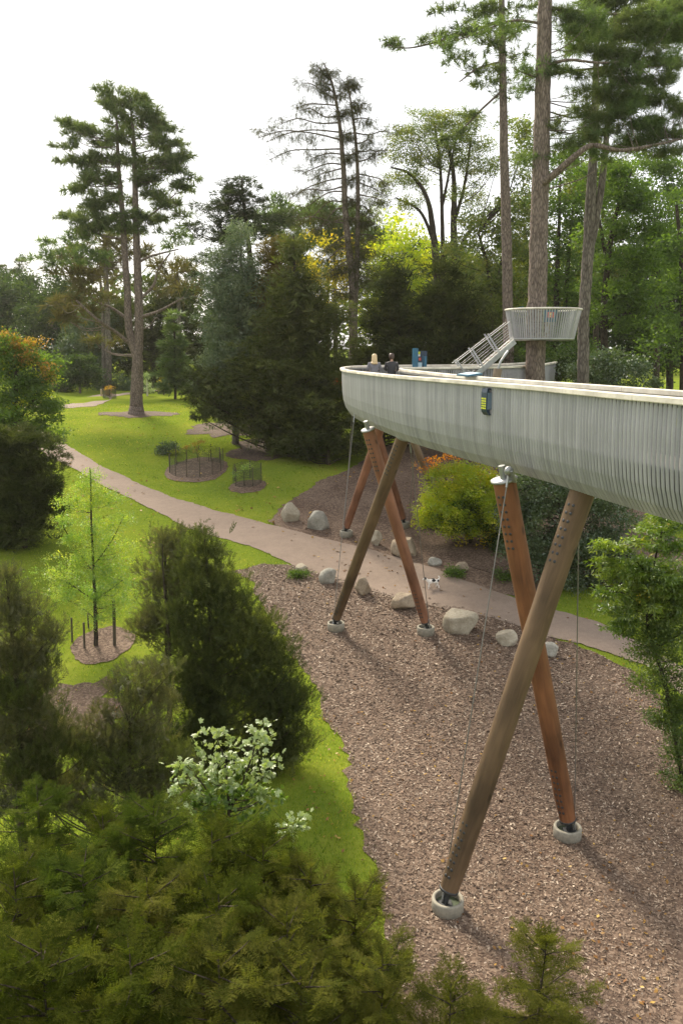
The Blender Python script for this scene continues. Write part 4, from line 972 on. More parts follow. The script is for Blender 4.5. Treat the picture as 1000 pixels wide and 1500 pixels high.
# ---------------------------------------------------------------- boulders
def boulder(u, v, wpx, hpx, mat, label, seed):
    c = atG(u, v - 2); r_ = np.random.default_rng(seed); bm = bmesh.new(); bmesh.ops.create_icosphere(bm, subdivisions=4, radius=1)
    P = np.array([q.co[:] for q in bm.verts]); nrm = unit(r_.normal(0, 1, (11, 3))); off = r_.uniform(.60, .92, 11)
    for k in range(2):
        for nn, d in zip(nrm, off):
            t = P @ nn; m = t > d; P[m] -= ((t[m] - d) * .88)[:, None] * nn
    for s_, a in ((2.1, .05), (5, .025), (11, .010)):
        ph = r_.uniform(0, 6, 3); P *= (1 + a * np.sin(P[:, 0] * s_ + ph[0]) * np.sin(P[:, 1] * s_ + ph[1]) * np.cos(P[:, 2] * s_ + ph[2]))[:, None]
    P /= np.abs(P).max(0); wd = px2m(wpx, c[1]) / 2; ht = px2m(hpx, c[1]) * .60
    P = P * [wd, wd * .85, ht]; P[:, 2] += ht * .62
    for q, p in zip(bm.verts, P): q.co = p
    me = bpy.data.meshes.new('boulder'); bm.to_mesh(me); bm.free(); me.polygons.foreach_set('use_smooth', np.ones(len(me.polygons), bool))
    o = link_mesh('boulder', me, M[mat]); o.location = c + np.array([0, wd * .7, 0]); o.rotation_euler = (0, 0, r_.uniform(-.3, .3)); tag(o, label, 'boulder', 'boulders along the path'); return o
for k, b_ in enumerate([
    (425, 768, 29, 30, 'rock', 'upright cream boulder at the far left of the path, nearest the lawn'),
    (465, 780, 34, 30, 'rock_grey', 'grey split-faced boulder on the far side, right of the upright cream one'),
    (551, 803, 19, 25, 'rock', 'rounded boulder half hidden behind the pole just above the path'),
    (593, 819, 42, 28, 'rock_tan', 'low tan boulder at the left foot of the yellow-green bush'),
    (638, 832, 24, 15, 'rock_grey', 'small pale flat boulder beside the bush, above the dog'),
    (675, 842, 26, 16, 'rock_tan', 'flat tan boulder among leaves right of the dog'),
    (442, 841, 20, 14, 'rock', 'smallest boulder, at the grass tip left on the near side of the path'),
    (481, 859, 30, 24, 'rock_grey', 'white-grey boulder left of the weathered pole on the near path edge'),
    (532, 876, 26, 32, 'rock_tan', 'tall brown boulder just right of the weathered pole'),
    (590, 897, 42, 26, 'rock_tan', 'long tan boulder behind the foot of the rust-red pole'),
    (676, 934, 58, 43, 'rock', 'largest cream boulder, beside the near edge of the path'),
    (743, 950, 35, 27, 'rock', 'pale boulder between the largest one and the orange pole'),
    (806, 966, 26, 24, 'rock_grey', 'pale grey boulder just right of the orange pole')]):
    boulder(*b_, 100 + k)
# ================================================================ TREES, far to near
def T(*a, **k): return tree(*a, **k)
# --- far wood: one continuous mass closing the horizon
def far_wood():
    P = []; n = 3200; x = rng.uniform(-130, 150, n); Yw = 165 + rng.uniform(-14, 14, n) + .0 * x; top = 15 + 2.5 * np.sin(x * .11) + 1.8 * np.sin(x * .31 + 1) + 1.2 * np.sin(x * .83)
    z = gz(x, Yw) + top * rng.random(n) ** .8; P = np.column_stack([x, Yw, z]); D = rand_dirs(n) + np.array([0, -.3, .4])
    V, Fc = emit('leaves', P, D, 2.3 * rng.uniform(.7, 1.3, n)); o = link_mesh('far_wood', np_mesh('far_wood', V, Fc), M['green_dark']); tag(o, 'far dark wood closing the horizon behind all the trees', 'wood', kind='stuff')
far_wood()
# --- far woodland, left
T('woodland_tree', 'broad olive-green tree at the left edge of the far woodland', 'tree', 135, [[(12, 560, 8), (15, 450, 5)]],
  [G('leaves', [(10, 440, 34, 42), (-5, 500, 30, 40), (38, 470, 34, 40), (15, 520, 40, 30), (30, 430, 26, 26)], 'green_dark', 2.4, 60, .8, fill=3)], group='trees of the far woodland')
T('conifer_tree', 'small dark conifer tip showing above the far woodland, leftmost', 'tree', 155, [[(4, 545, 4), (5, 388, 1)]],
  [G('spray', [(5, 392, 4, 8), (5, 408, 9, 12)], 'yew_dark', 1.1, 26, 1.0)])
T('conifer_tree', 'small dark conifer tip right of the leftmost tip on the skyline', 'tree', 155, [[(29, 545, 4), (29, 384, 1)]],
  [G('spray', [(29, 390, 4, 8), (30, 408, 9, 13)], 'yew_dark', 1.1, 26, 1.0)])
T('woodland_tree', 'dark tree in the far woodland with a pale slanting trunk below', 'tree', 125, [[(80, 555, 4), (76, 470, 3)]],
  [G('leaves', [(62, 445, 30, 45), (85, 430, 25, 30), (50, 500, 32, 40), (100, 480, 24, 40), (20, 530, 40, 30), (75, 540, 40, 26), (100, 445, 30, 34), (135, 460, 34, 36)], 'green_dark', 2.3, 56, .8, fill=2.8)], bark='bark_grey', group='trees of the far woodland')
T('woodland_tree', 'blue-green rounded tree behind the wired saplings', 'tree', 116, [[(126, 570, 6), (126, 500, 4)]],
  [G('small', [(128, 500, 28, 36), (110, 520, 24, 26), (150, 520, 26, 26), (150, 480, 26, 26)], 'bushy', 1.9, 56, .6, fill=2.8)], group='trees of the far woodland')
T('far_pine', 'pair of pale-barked pines standing behind the great pine', 'tree', 108, [[(160, 572, 9), (158, 470, 8), (154, 370, 6), (152, 345, 3)], [(153, 572, 6), (151, 470, 5), (146, 390, 3)]],
  [G('tuft', [(150, 352, 34, 14), (120, 372, 34, 14), (175, 372, 34, 14), (140, 395, 40, 12)], 'pine_brown', 2.0, 34, .95, flat=.5)], bark='bark_grey')
T('woodland_tree', 'very dark conifer mass right behind the trunk of the great pine', 'tree', 118, [[(225, 572, 8), (222, 470, 5)]],
  [G('spray', [(222, 470, 30, 30), (190, 510, 40, 45), (225, 530, 45, 40), (262, 500, 40, 50), (285, 450, 25, 30), (300, 540, 40, 40), (180, 470, 34, 30), (240, 440, 30, 26)], 'yew_dark', 2.1, 56, 1.0, fill=3)], group='trees of the far woodland')
T('woodland_tree', 'hazy bare-topped tree between the great pine and the cedar', 'tree', 112, [[(262, 572, 7), (262, 440, 5), (258, 380, 2)]],
  [G('tuft', [(256, 395, 30, 16), (236, 420, 24, 18), (280, 420, 20, 20)], 'pine_brown', 1.8, 22, .9)], bark='bark_grey')
T('round_tree', 'small round dark-green tree with a reddish trunk beside the far path', 'tree', 103, [[(118, 580, 4), (117, 560, 3), (118, 535, 2)]],
  [G('small', [(118, 540, 27, 18), (110, 552, 24, 12), (130, 552, 22, 12), (118, 528, 16, 10)], 'green_dark', 1.1, 44, .5, flat=.45, fill=2.6)], bark='bark_pine')
T('low_hedge', 'low clipped hedge behind the small wooden post by the far path', 'hedge', 109, [[(170, 578, 2), (170, 570, 1)]],
  [G('small', [(152, 566, 14, 12), (172, 564, 18, 13), (192, 565, 14, 12)], 'bushy', 1.0, 40, .4, fill=2.6)])
T('shrub', 'dark shrub at the foot of the far woodland, right of the maple', 'shrub', 106, [[(95, 585, 2), (95, 575, 1)]],
  [G('small', [(88, 566, 18, 16), (100, 560, 12, 16)], 'green_dark', 1.1, 40, .45, fill=2.6)])
T('spruce_tree', 'light green tiered spruce at the back edge of the lawn', 'tree', 92, [[(257, 578, 4), (256, 500, 3), (255, 462, 1)]],
  [G('spray', [(255, 470, 5, 10), (255, 488, 11, 9), (256, 508, 16, 9), (257, 528, 21, 9), (257, 548, 25, 9), (258, 564, 27, 8)], 'spruce', .75, 30, .85, dir='flat', flat=.3, shell=.2, limbs=.2, fill=2.6, depth=.9)])
# --- the great pine
T('great_pine', 'tall twin-stemmed pine standing alone on the sunlit lawn', 'tree', 75,
  [[(200, 611, 27), (200, 604, 23), (200, 592, 19), (201, 560, 17.5), (202, 520, 15)], [(202, 522, 13), (204, 480, 12.5), (202, 400, 11), (199, 320, 9), (198, 250, 7), (195, 190, 4), (190, 140, 2)],
   [(199, 522, 11), (189, 480, 11), (187, 430, 10), (183, 370, 9), (180, 320, 8), (175, 260, 6), (172, 200, 4), (170, 140, 2)],
   [(190, 503, 6), (170, 487, 5, -1), (145, 470, 4, -3), (112, 440, 3, -4)], [(188, 468, 5), (165, 452, 4, 1), (140, 440, 3, 2), (104, 402, 2.5, 3)], [(205, 465, 5), (235, 455, 4), (268, 436, 2)],
   [(204, 440, 4), (225, 418, 4), (232, 395, 3), (250, 370, 2)], [(202, 385, 4), (222, 375, 3), (262, 365, 1.5)], [(208, 482, 2.2, -1), (219, 478, 1.8, -1), (228, 466, 1.2, -1), (233, 467, .8, -1)],
   [(182, 350, 3.5), (150, 345, 3), (110, 322, 1.5)], [(199, 330, 3.5), (225, 312, 3), (256, 285, 1.5)]],
  [G('tuft', [(162, 136, 20, 8), (206, 146, 24, 9), (172, 158, 30, 8), (222, 166, 26, 9), (186, 178, 34, 8), (232, 190, 30, 9), (112, 184, 16, 7), (124, 196, 28, 8), (164, 206, 38, 9), (236, 212, 34, 9), (120, 238, 30, 8),
      (170, 232, 36, 8), (252, 234, 28, 8), (212, 240, 32, 8), (258, 250, 24, 7), (150, 262, 40, 8), (210, 264, 34, 7), (120, 278, 24, 6), (262, 276, 22, 7), (235, 286, 26, 6), (170, 292, 36, 7), (138, 306, 32, 7), (250, 300, 24, 6), (108, 320, 20, 6), (196, 316, 30, 6), (150, 322, 34, 7), (222, 322, 24, 6), (268, 318, 16, 4), (186, 338, 30, 6), (130, 338, 26, 6), (262, 232, 20, 6), (102, 214, 16, 6), (275, 262, 12, 5), (98, 182, 8, 4)],
     'pine', .85, 30, .44, flat=.45, fill=2.9, shell=.1, limbs=.55, rise=.3, depth=1.3, upbias=.75),
   G('tuft', [(152, 330, 42, 9), (66, 352, 20, 6), (112, 352, 36, 9), (66, 378, 24, 7), (110, 380, 42, 12), (150, 372, 34, 10), (250, 342, 28, 8), (262, 362, 22, 6)],
     'pine_lime', 1.0, 24, .45, flat=.45, fill=2.4, shell=.2, limbs=.55, rise=.2, part='lower_crown'),
   G('tuft', [(110, 405, 40, 14), (140, 425, 36, 16), (100, 442, 34, 14), (122, 460, 30, 12), (150, 500, 24, 6, 4), (85, 468, 14, 6), (248, 392, 30, 9), (270, 420, 16, 8)],
     'pine_brown', 1.2, 24, .6, flat=.5, fill=2.3, shell=.2, limbs=.6, rise=.2, part='tawny_boughs')],  # brownish needle colour stands in for the backlight on these boughs
  bark='bark_pine', minr=.03)
# --- behind the centre
T('far_pine', 'soft green pine behind the brown hemlock, right of the cedar', 'tree', 98, [[(402, 560, 7), (402, 400, 5), (402, 300, 3)]],
  [G('tuft', [(400, 302, 24, 10), (440, 318, 26, 12), (450, 345, 26, 14), (460, 395, 30, 16), (380, 318, 24, 9), (418, 318, 26, 9), (400, 334, 38, 9), (420, 352, 30, 9), (430, 376, 30, 12)], 'pine_lime', 1.6, 34, .8, flat=.45, fill=2.6)], bark='bark_grey', minr=.03)
T('far_pine', 'rounded pine crown seen through the stems of the larch', 'tree', 95, [[(492, 560, 7), (490, 400, 5), (488, 300, 3)]],
  [G('tuft', [(488, 306, 30, 10), (470, 322, 26, 10), (512, 322, 26, 10), (492, 340, 36, 10), (545, 352, 28, 9), (540, 372, 30, 9), (455, 360, 24, 10), (500, 365, 34, 10)], 'pine_lime', 1.5, 40, .7, flat=.5, fill=3.6)], bark='bark_grey', minr=.03)
T('conifer_tree', 'slim conifer spire left of the multi-stemmed tree on the skyline', 'tree', 110, [[(552, 550, 6), (552, 320, 1)]],
  [G('spray', [(552, 322, 5, 10), (551, 345, 9, 14), (552, 375, 16, 20), (553, 410, 22, 24)], 'olive', 1.5, 30, .9)])
T('woodland_tree', 'yellow autumn tree glowing between the hemlock and the larch', 'tree', 88, [[(480, 560, 6), (480, 400, 3)]],
  [G('leaves', [(482, 366, 26, 22), (470, 395, 28, 24), (500, 410, 26, 26), (485, 440, 34, 26)], 'yellow', 1.7, 32, .6)])
T('woodland_tree', 'lime-yellow tree right of the larch trunk', 'tree', 86, [[(560, 560, 7), (568, 450, 5), (575, 380, 3)], [(590, 480, 5), (585, 400, 3)]],
  [G('leaves', [(585, 345, 26, 24), (565, 375, 30, 26), (600, 375, 30, 30), (552, 415, 28, 30), (590, 420, 34, 30), (545, 460, 24, 34), (575, 465, 34, 30), (618, 400, 24, 30)], 'lime', 1.6, 36, .6, fill=1.9)])
T('cedar_tree', 'dark cedar with flat layered boughs behind the silver tree', 'tree', 82, [[(376, 560, 10), (370, 420, 9), (362, 340, 6), (356, 290, 4), (354, 260, 1.5)]],
  [G('spray', [(354, 264, 8, 4), (347, 273, 25, 4), (364, 280, 26, 4), (344, 291, 42, 5), (322, 300, 34, 4), (372, 300, 34, 4), (326, 314, 45, 5), (388, 316, 30, 5), (350, 326, 50, 5), (318, 336, 36, 4), (364, 342, 46, 6), (400, 350, 26, 5), (340, 352, 40, 5), (300, 350, 22, 4), (282, 335, 16, 4),
      (285, 422, 26, 6), (300, 405, 30, 6), (272, 440, 16, 5), (300, 380, 24, 5)], 'cedar', 1.0, 30, .70, dir='flat', flat=.22, fill=1.9, shell=.2, limbs=.4, rise=.1, depth=1.3)], minr=.03)
T('multi_stemmed_tree', 'tall open tree with several upright stems and thin yellow-green leaves', 'tree', 78,
  [[(650, 560, 26), (650, 500, 20)], [(646, 500, 12), (641, 430, 11), (635, 350, 9), (625, 290, 6), (600, 255, 4), (572, 245, 2)], [(652, 500, 8), (649, 400, 7), (647, 310, 5), (644, 240, 4), (636, 180, 2)],
   [(662, 500, 13), (665, 420, 11), (664, 330, 9), (664, 260, 6), (652, 195, 3)], [(664, 410, 5), (680, 350, 5), (705, 325, 3), (730, 300, 2)], [(664, 330, 5), (680, 270, 4), (690, 200, 2)], [(637, 360, 5), (615, 310, 4), (580, 290, 2)], [(648, 300, 4), (660, 240, 3), (672, 180, 1.5)]],
  [G('leaves', [(640, 176, 50, 14), (600, 200, 36, 14), (676, 184, 36, 16), (574, 226, 22, 14), (600, 240, 30, 12), (640, 205, 46, 14), (692, 215, 40, 18), (655, 235, 50, 16), (610, 268, 34, 14), (700, 255, 36, 20), (575, 270, 22, 12), (565, 298, 18, 10), (600, 300, 26, 10), (690, 290, 30, 18), (715, 320, 22, 16)],
     'olive', 1.1, 38, .30, fill=2.8, shell=.1, limbs=.9, twigs=2, rise=.9, limb_r=.8)], bark='bark_dark', minr=.025, limb_r=.8)
LST = [[(518, 590, 13), (517, 480, 12), (515, 400, 10), (507, 330, 8.5), (503, 250, 7), (497, 180, 5), (487, 125, 3.2), (474, 92, 1.5)], [(519, 480, 7), (522, 400, 7), (524, 300, 6), (522, 220, 4.5), (515, 160, 3), (508, 112, 1.2)]]
def stem_u(st, v):
    q = sorted([(p[1], p[0]) for p in st]); return float(np.interp(v, [p[0] for p in q], [p[1] for p in q]))
LLB = []; rl = np.random.default_rng(5); LS2 = []
for st_, side, vs_, f_ in ((LST[0], -1, np.arange(100, 430, 11.5), 1.0), (LST[1], 1, np.arange(118, 430, 15), .5), (LST[0], 1, np.arange(110, 420, 30), .35), (LST[1], -1, np.arange(130, 400, 32), .3)):
    for v0 in vs_:
        v0 = v0 + rl.uniform(-4, 4); L = f_ * np.interp(v0, [95, 150, 200, 260, 330, 430], [14, 52, 112, 84, 66, 44]) * rl.uniform(.4, 1.15); u0 = stem_u(st_, v0); dv = np.interp(v0, [100, 200, 300, 430], [-.35, -.05, .25, .25]) * L + rl.normal(0, .2) * L; dy = rl.normal(0, .35) * L * .06
        pts = [(u0, v0, 2.4), (u0 + side * L * .35, v0 + dv * .25 + rl.normal(0, 3), 1.8, dy * .4), (u0 + side * L * .7, v0 + dv * .75, 1.5, dy * .8), (u0 + side * L, v0 + dv + .12 * L, .7, dy)]
        LS2.append(pts)
        for f in (.3, .5, .7, .85, 1.0): LLB.append((u0 + side * L * f, v0 + dv * f + 3 + rl.uniform(-1, 3), 4 + L * .09, 2.6 + L * .03, dy * f))
T('larch_tree', 'tall thin larch with two stems and sparse drooping branches against the sky', 'tree', 72, LST + LS2,
  [G('spray_thin', LLB, 'larch', .6, 36, .34, dir='droop', flat=.8, fill=2.2, shell=0, limbs=.9, twigs=4, rise=.0, limb_r=.8)], bark='bark_larch', minr=.03)
# --- right background
for k, (u, v, Y, lab) in enumerate([(700, 470, 96, 'dark woodland tree filling the gap left of the lookout platform'), (880, 480, 92, 'dark woodland tree behind the right-hand trunks'), (980, 470, 90, 'dark woodland tree at the right edge behind the near crowns'), (780, 480, 98, 'dark woodland tree directly behind the lookout platform'), (610, 470, 100, 'dark woodland tree behind the multi-stemmed tree')]):
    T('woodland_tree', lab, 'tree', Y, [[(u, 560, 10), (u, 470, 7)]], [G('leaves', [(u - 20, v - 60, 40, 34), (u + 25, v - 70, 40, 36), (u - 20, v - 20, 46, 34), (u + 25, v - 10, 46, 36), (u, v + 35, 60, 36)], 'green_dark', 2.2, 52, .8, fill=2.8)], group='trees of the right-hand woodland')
T('broadleaf_tree', 'yellowish-green tree crown left of the platform pine, behind the slim pine', 'tree', 72, [[(722, 560, 9), (722, 470, 8), (715, 400, 6), (700, 340, 3)], [(722, 430, 5), (740, 360, 3)]],
  [G('leaves', [(765, 190, 22, 24), (770, 240, 24, 28), (758, 290, 24, 26), (712, 335, 34, 22), (690, 372, 34, 20), (735, 380, 34, 26), (760, 340, 26, 30), (700, 412, 42, 22), (745, 430, 34, 26), (690, 445, 40, 20), (720, 470, 40, 20)], ['olive'], 1.35, 44, .46, fill=2.5, limbs=.7)])
T('broadleaf_tree', 'green tree between the platform pine and the right-hand trunk', 'tree', 66, [[(812, 560, 9), (814, 440, 8), (818, 340, 5), (820, 260, 3)], [(826, 480, 6), (832, 380, 5), (840, 290, 3)]],
  [G('leaves', [(828, 250, 28, 24), (815, 290, 26, 22), (838, 310, 30, 26), (815, 345, 28, 22), (845, 370, 30, 26), (812, 400, 26, 24), (840, 430, 34, 24), (820, 470, 34, 26), (820, 520, 44, 30), (770, 530, 30, 30)], 'green', 1.3, 46, .44, fill=2.4)])
T('maple_tree', 'large spreading green tree right of the second trunk', 'tree', 58, [[(886, 560, 12), (884, 470, 10), (890, 380, 8), (905, 300, 5), (925, 250, 3)], [(886, 440, 7), (920, 420, 5), (960, 400, 3)], [(888, 480, 6), (920, 460, 5), (960, 500, 3)], [(888, 380, 6), (872, 300, 4), (870, 260, 2)]],
  [G('leaves', [(880, 255, 30, 22), (925, 262, 34, 20), (905, 300, 40, 18), (955, 300, 34, 20), (885, 345, 34, 22), (935, 345, 44, 18), (905, 385, 46, 20), (960, 388, 36, 22), (890, 425, 40, 20), (940, 432, 46, 20), (900, 465, 44, 20), (955, 475, 44, 22)], 'green', 1.15, 56, .40, flat=.5, fill=2.7, limbs=.6)])
T('broadleaf_tree', 'green crown touching the right edge above the handrail', 'tree', 52, [[(1000, 560, 10), (998, 400, 7), (990, 300, 4)]],
  [G('leaves', [(1000, 300, 26, 20), (985, 345, 24, 20), (1010, 380, 30, 26), (985, 410, 26, 26), (1000, 455, 34, 26), (975, 500, 36, 24), (1005, 530, 36, 26)], ['green'], 1.1, 40, .40, flat=.55, fill=2.2)])
T('shrub', 'pale green mounded shrub just above the inner handrail on the right', 'shrub', 50, [[(890, 575, 4), (890, 545, 2)]],
  [G('leaves', [(870, 540, 32, 16), (905, 535, 34, 18), (940, 552, 30, 16), (890, 560, 50, 14)], 'bushy', .85, 60, .28, fill=2.6)])
T('shrub', 'dark leafy shrub behind the trunk under the lookout platform', 'shrub', 56, [[(815, 580, 4), (815, 540, 2)]],
  [G('leaves', [(825, 520, 26, 22), (812, 548, 30, 18), (850, 560, 20, 16), (760, 545, 22, 20)], 'green_dark', .9, 60, .30, fill=2.6)])
T('tall_pine', 'slim bare-trunked pine left of the platform pine', 'tree', 56, [[(744, 560, 15), (743, 430, 14.5), (741, 330, 14), (738, 230, 12), (736, 120, 10), (734, 0, 8), (733, -90, 6)],
   [(734, 30, 4), (700, 42, 4), (650, 58, 3), (600, 70, 2), (565, 66, 1)], [(738, 130, 3), (705, 160, 3), (675, 190, 2), (642, 205, 1)], [(736, 60, 3), (770, 40, 2), (790, 42, 1)], [(735, 90, 3.5), (700, 100, 3), (672, 120, 1.5)]],
  [G('tuft', [(706, 22, 34, 9), (660, 18, 22, 8), (740, 10, 40, 10), (684, 46, 40, 9), (640, 58, 30, 7), (600, 64, 26, 5), (572, 62, 10, 4), (712, 66, 32, 9), (670, 84, 26, 8), (748, 46, 28, 10), (690, 104, 24, 7), (722, 110, 26, 9), (700, 130, 20, 6), (760, 80, 22, 10), (742, 140, 18, 8), (700, 165, 22, 6), (672, 192, 20, 5), (650, 204, 14, 4), (770, 110, 18, 8)],
     'pine', .75, 30, .30, flat=.5, fill=2.8, shell=.1, limbs=.7, rise=.05, twigs=1)], bark='bark_pine', minr=.02)
T('tall_pine', 'split grey-brown trunk of the second pine right of the platform', 'tree', 48, [[(853, 575, 17), (854, 470, 16.5), (860, 380, 16), (864, 300, 15), (868, 230, 12), (872, 120, 9), (873, 0, 7), (873, -80, 5)], [(862, 380, 10), (876, 300, 10), (884, 240, 9), (890, 170, 7), (897, 90, 5), (900, 20, 4)],
   [(874, 70, 3), (930, 62, 2), (990, 70, 1)]],
  [G('tuft', [(870, 10, 40, 14), (920, 4, 46, 14), (975, 12, 40, 12), (900, 44, 44, 12), (960, 40, 44, 10), (1005, 50, 30, 12), (850, 60, 26, 12)], 'pine', .8, 40, .36, flat=.5, fill=2.8, shell=.1, limbs=.4)], bark='bark_grey', minr=.02)
T('platform_pine', 'great straight pine trunk rising through the lookout platform', 'tree', 42, [[(783, 560, 28), (784, 500, 28), (786, 440, 27), (789, 330, 25), (792, 230, 23), (795, 120, 21), (797, 20, 19), (799, -100, 15)],
   [(792, 270, 11, -.2), (815, 252, 9.5, -1), (845, 226, 8, -1.5), (868, 213, 6.5, -1.5), (910, 220, 5, -1.5), (960, 212, 4, -1), (1010, 200, 2)], [(795, 97, 5), (830, 88, 4, -1), (880, 92, 3, -1), (930, 88, 2)], [(795, 110, 5), (830, 105, 4, 1), (900, 96, 2, 1)],
   [(797, 35, 4), (750, 30, 3), (700, 48, 2), (640, 68, 1)], [(794, 116, 3), (770, 108, 2.5), (752, 100, 1)], [(797, 10, 5), (860, 18, 4), (940, 22, 3), (1010, 26, 2)]],
  [G('tuft_fine', [(820, 20, 26, 14), (850, 40, 26, 14), (940, 28, 40, 9), (990, 20, 34, 10), (985, 48, 34, 10), (930, 52, 40, 10), (880, 74, 40, 12), (930, 84, 44, 10), (975, 96, 30, 9), (840, 100, 28, 9), (905, 110, 44, 12), (960, 124, 34, 10), (870, 138, 36, 10), (920, 146, 44, 10), (965, 152, 30, 9), (850, 168, 30, 10), (900, 176, 44, 10), (950, 186, 38, 10), (985, 200, 26, 8), (870, 200, 34, 9), (925, 212, 44, 9), (975, 224, 34, 8), (830, 214, 22, 9), (820, 190, 18, 8), (1005, 160, 26, 14)],
     'pine', .60, 56, .24, flat=.5, fill=3.3, shell=.05, limbs=.5, rise=.1, upbias=.75),
   G('tuft_fine', [(860, 60, 60, 40), (930, 120, 60, 40), (900, 170, 60, 30), (960, 60, 50, 40), (950, 195, 50, 22)], 'pine_lime', .7, 44, .26, flat=.5, fill=1.6, shell=0, limbs=.2, part='inner_tufts'),
   G('tuft_fine', [(800, 108, 22, 14), (785, 130, 14, 10), (810, 216, 20, 10), (790, 228, 16, 8), (840, 228, 20, 8), (770, 104, 16, 6), (740, 40, 30, 6), (690, 50, 24, 6), (650, 70, 18, 5), (890, 232, 30, 7), (770, 236, 12, 6)], 'pine_lime', .6, 30, .28, flat=.5, fill=2.5, shell=.1, limbs=.6, part='light_tufts')],
  bark='bark_pine', minr=.02)
for k, (u, lob, mt, lab) in enumerate([(870, [(850, 240, 30, 26), (880, 270, 40, 30), (845, 300, 34, 30), (870, 340, 44, 30), (850, 385, 40, 34), (885, 420, 46, 34)], 'olive', 'olive-green crown seen between the two right-hand pine trunks and the large spreading tree'),
    (960, [(940, 250, 34, 20), (985, 262, 34, 22), (960, 300, 44, 26), (990, 340, 40, 30), (950, 370, 44, 30), (985, 415, 44, 34)], 'green', 'mid-green crown behind the spreading tree near the right edge'),
    (770, [(760, 310, 26, 24), (775, 350, 30, 26), (755, 395, 34, 28), (780, 430, 34, 30), (700, 400, 40, 26), (690, 440, 50, 26)], 'olive', 'olive crown directly behind the platform pine trunk')]):
    T('broadleaf_tree', lab, 'tree', 78, [[(u, 560, 9), (u + 3, 430, 7), (u - 2, 330, 4)]], [G('leaves', lob, mt, 1.5, 52, .50, fill=2.8, limbs=.4)])
# --- yew wood right of centre
T('yew_tree', 'broad dark yew left of the information board, behind the walkway', 'tree', 60, [[(585, 600, 8), (582, 470, 5), (578, 390, 2)]],
  [G('spray', [(578, 388, 14, 16), (572, 420, 26, 22), (560, 462, 34, 28), (590, 460, 34, 30), (570, 510, 50, 36), (545, 550, 40, 36), (600, 560, 50, 36)], 'yew_dark', 1.0, 46, .55, dir='flat', lift=.15, fill=2.4, core=5)], group='dark yews behind the walkway')
T('yew_tree', 'wide dark yew between the information board and the stair', 'tree', 58, [[(660, 600, 10), (655, 480, 5), (648, 410, 2)]],
  [G('spray', [(645, 410, 22, 20), (625, 445, 34, 24), (665, 440, 36, 26), (640, 485, 52, 30), (695, 480, 42, 32), (620, 530, 52, 32), (680, 530, 56, 36), (730, 520, 36, 40)], 'yew_dark', 1.0, 46, .55, dir='flat', lift=.15, fill=2.4, core=5)], group='dark yews behind the walkway')
T('yew_tree', 'black-green yew seen under the walkway behind the farthest pylon', 'tree', 60, [[(560, 660, 10), (560, 620, 6)]],
  [G('spray', [(540, 605, 50, 34), (600, 612, 60, 30), (660, 615, 50, 30), (520, 570, 30, 40)], 'yew_dark', .95, 44, .5, dir='flat', fill=2.4)], group='dark yews behind the walkway')
T('red_shrub', 'crimson-leaved shrub glowing behind the dark hemlock boughs', 'shrub', 63, [[(484, 610, 3), (484, 580, 2)]],
  [G('leaves', [(484, 572, 24, 12), (500, 566, 14, 10), (470, 580, 12, 8)], 'redleaf', .5, 26, .28)])
# --- big central conifers
T('silver_tree', 'silvery grey-green upright tree between the cedar and the brown hemlock', 'tree', 61, [[(345, 640, 10), (345, 500, 8), (352, 400, 4), (354, 340, 1.5)], [(362, 470, 4), (364, 380, 2)]],
  [G('small', [(353, 340, 7, 14), (350, 362, 16, 16), (330, 385, 20, 20), (362, 385, 24, 22), (345, 420, 38, 26), (318, 440, 26, 28), (365, 450, 34, 32), (335, 480, 42, 34), (310, 510, 28, 34), (350, 530, 44, 36), (320, 570, 38, 34)], 'holly', .95, 66, .26, dir='up', flat=1.0, fill=2.5, core=4)], bark='bark_grey')
T('hemlock_tree', 'tawny brown-green hemlock rising above the dark central conifers', 'tree', 62, [[(405, 640, 10), (404, 480, 7), (400, 380, 3), (398, 345, 1)]],
  [G('spray', [(400, 352, 10, 12), (396, 376, 22, 16), (400, 402, 34, 20), (380, 430, 36, 24), (415, 445, 40, 26), (390, 480, 46, 30)], 'hemlock', .9, 50, .42, dir='flat', flat=.5, fill=2.8, core=5)])
T('hemlock_tree', 'huge dark conifer in the centre with boughs sweeping to the lawn', 'tree', 58, [[(425, 662, 14), (428, 560, 10), (432, 440, 6), (430, 345, 2)]],
  [G('spray', [(431, 352, 9, 12), (432, 374, 18, 16), (434, 402, 28, 20), (432, 436, 42, 24), (462, 425, 26, 26), (485, 450, 24, 30), (495, 490, 26, 34), (450, 470, 44, 28), (415, 480, 44, 30), (400, 520, 50, 34), (460, 515, 50, 34), (430, 560, 70, 36), (490, 560, 30, 44), (380, 570, 50, 34), (400, 545, 60, 50), (460, 580, 70, 50), (330, 590, 40, 30), (470, 605, 54, 34), (400, 610, 56, 30), (440, 636, 70, 22), (500, 630, 24, 26), (370, 622, 36, 16)], 'yew_mid', 1.0, 40, .44, dir='flat', flat=.5, fill=2.9, limbs=.3, core=4),
   G('spray', [(330, 560, 40, 26), (312, 585, 40, 18), (296, 606, 26, 6), (290, 560, 18, 20), (340, 600, 34, 16)], 'yew_dark', .8, 44, .46, dir='droop', flat=.4, fill=2.2, part='sweeping_boughs')])
T('low_conifer', 'low dark green conifer with spreading tips at the right foot of the huge conifer', 'shrub', 55.5, [[(480, 668, 6), (480, 650, 3)]],
  [G('spray', [(462, 648, 40, 18), (500, 640, 34, 22), (520, 655, 16, 14), (440, 655, 30, 12)], 'yew_dark', .7, 56, .42, dir='flat', flat=.5, fill=2.8)])
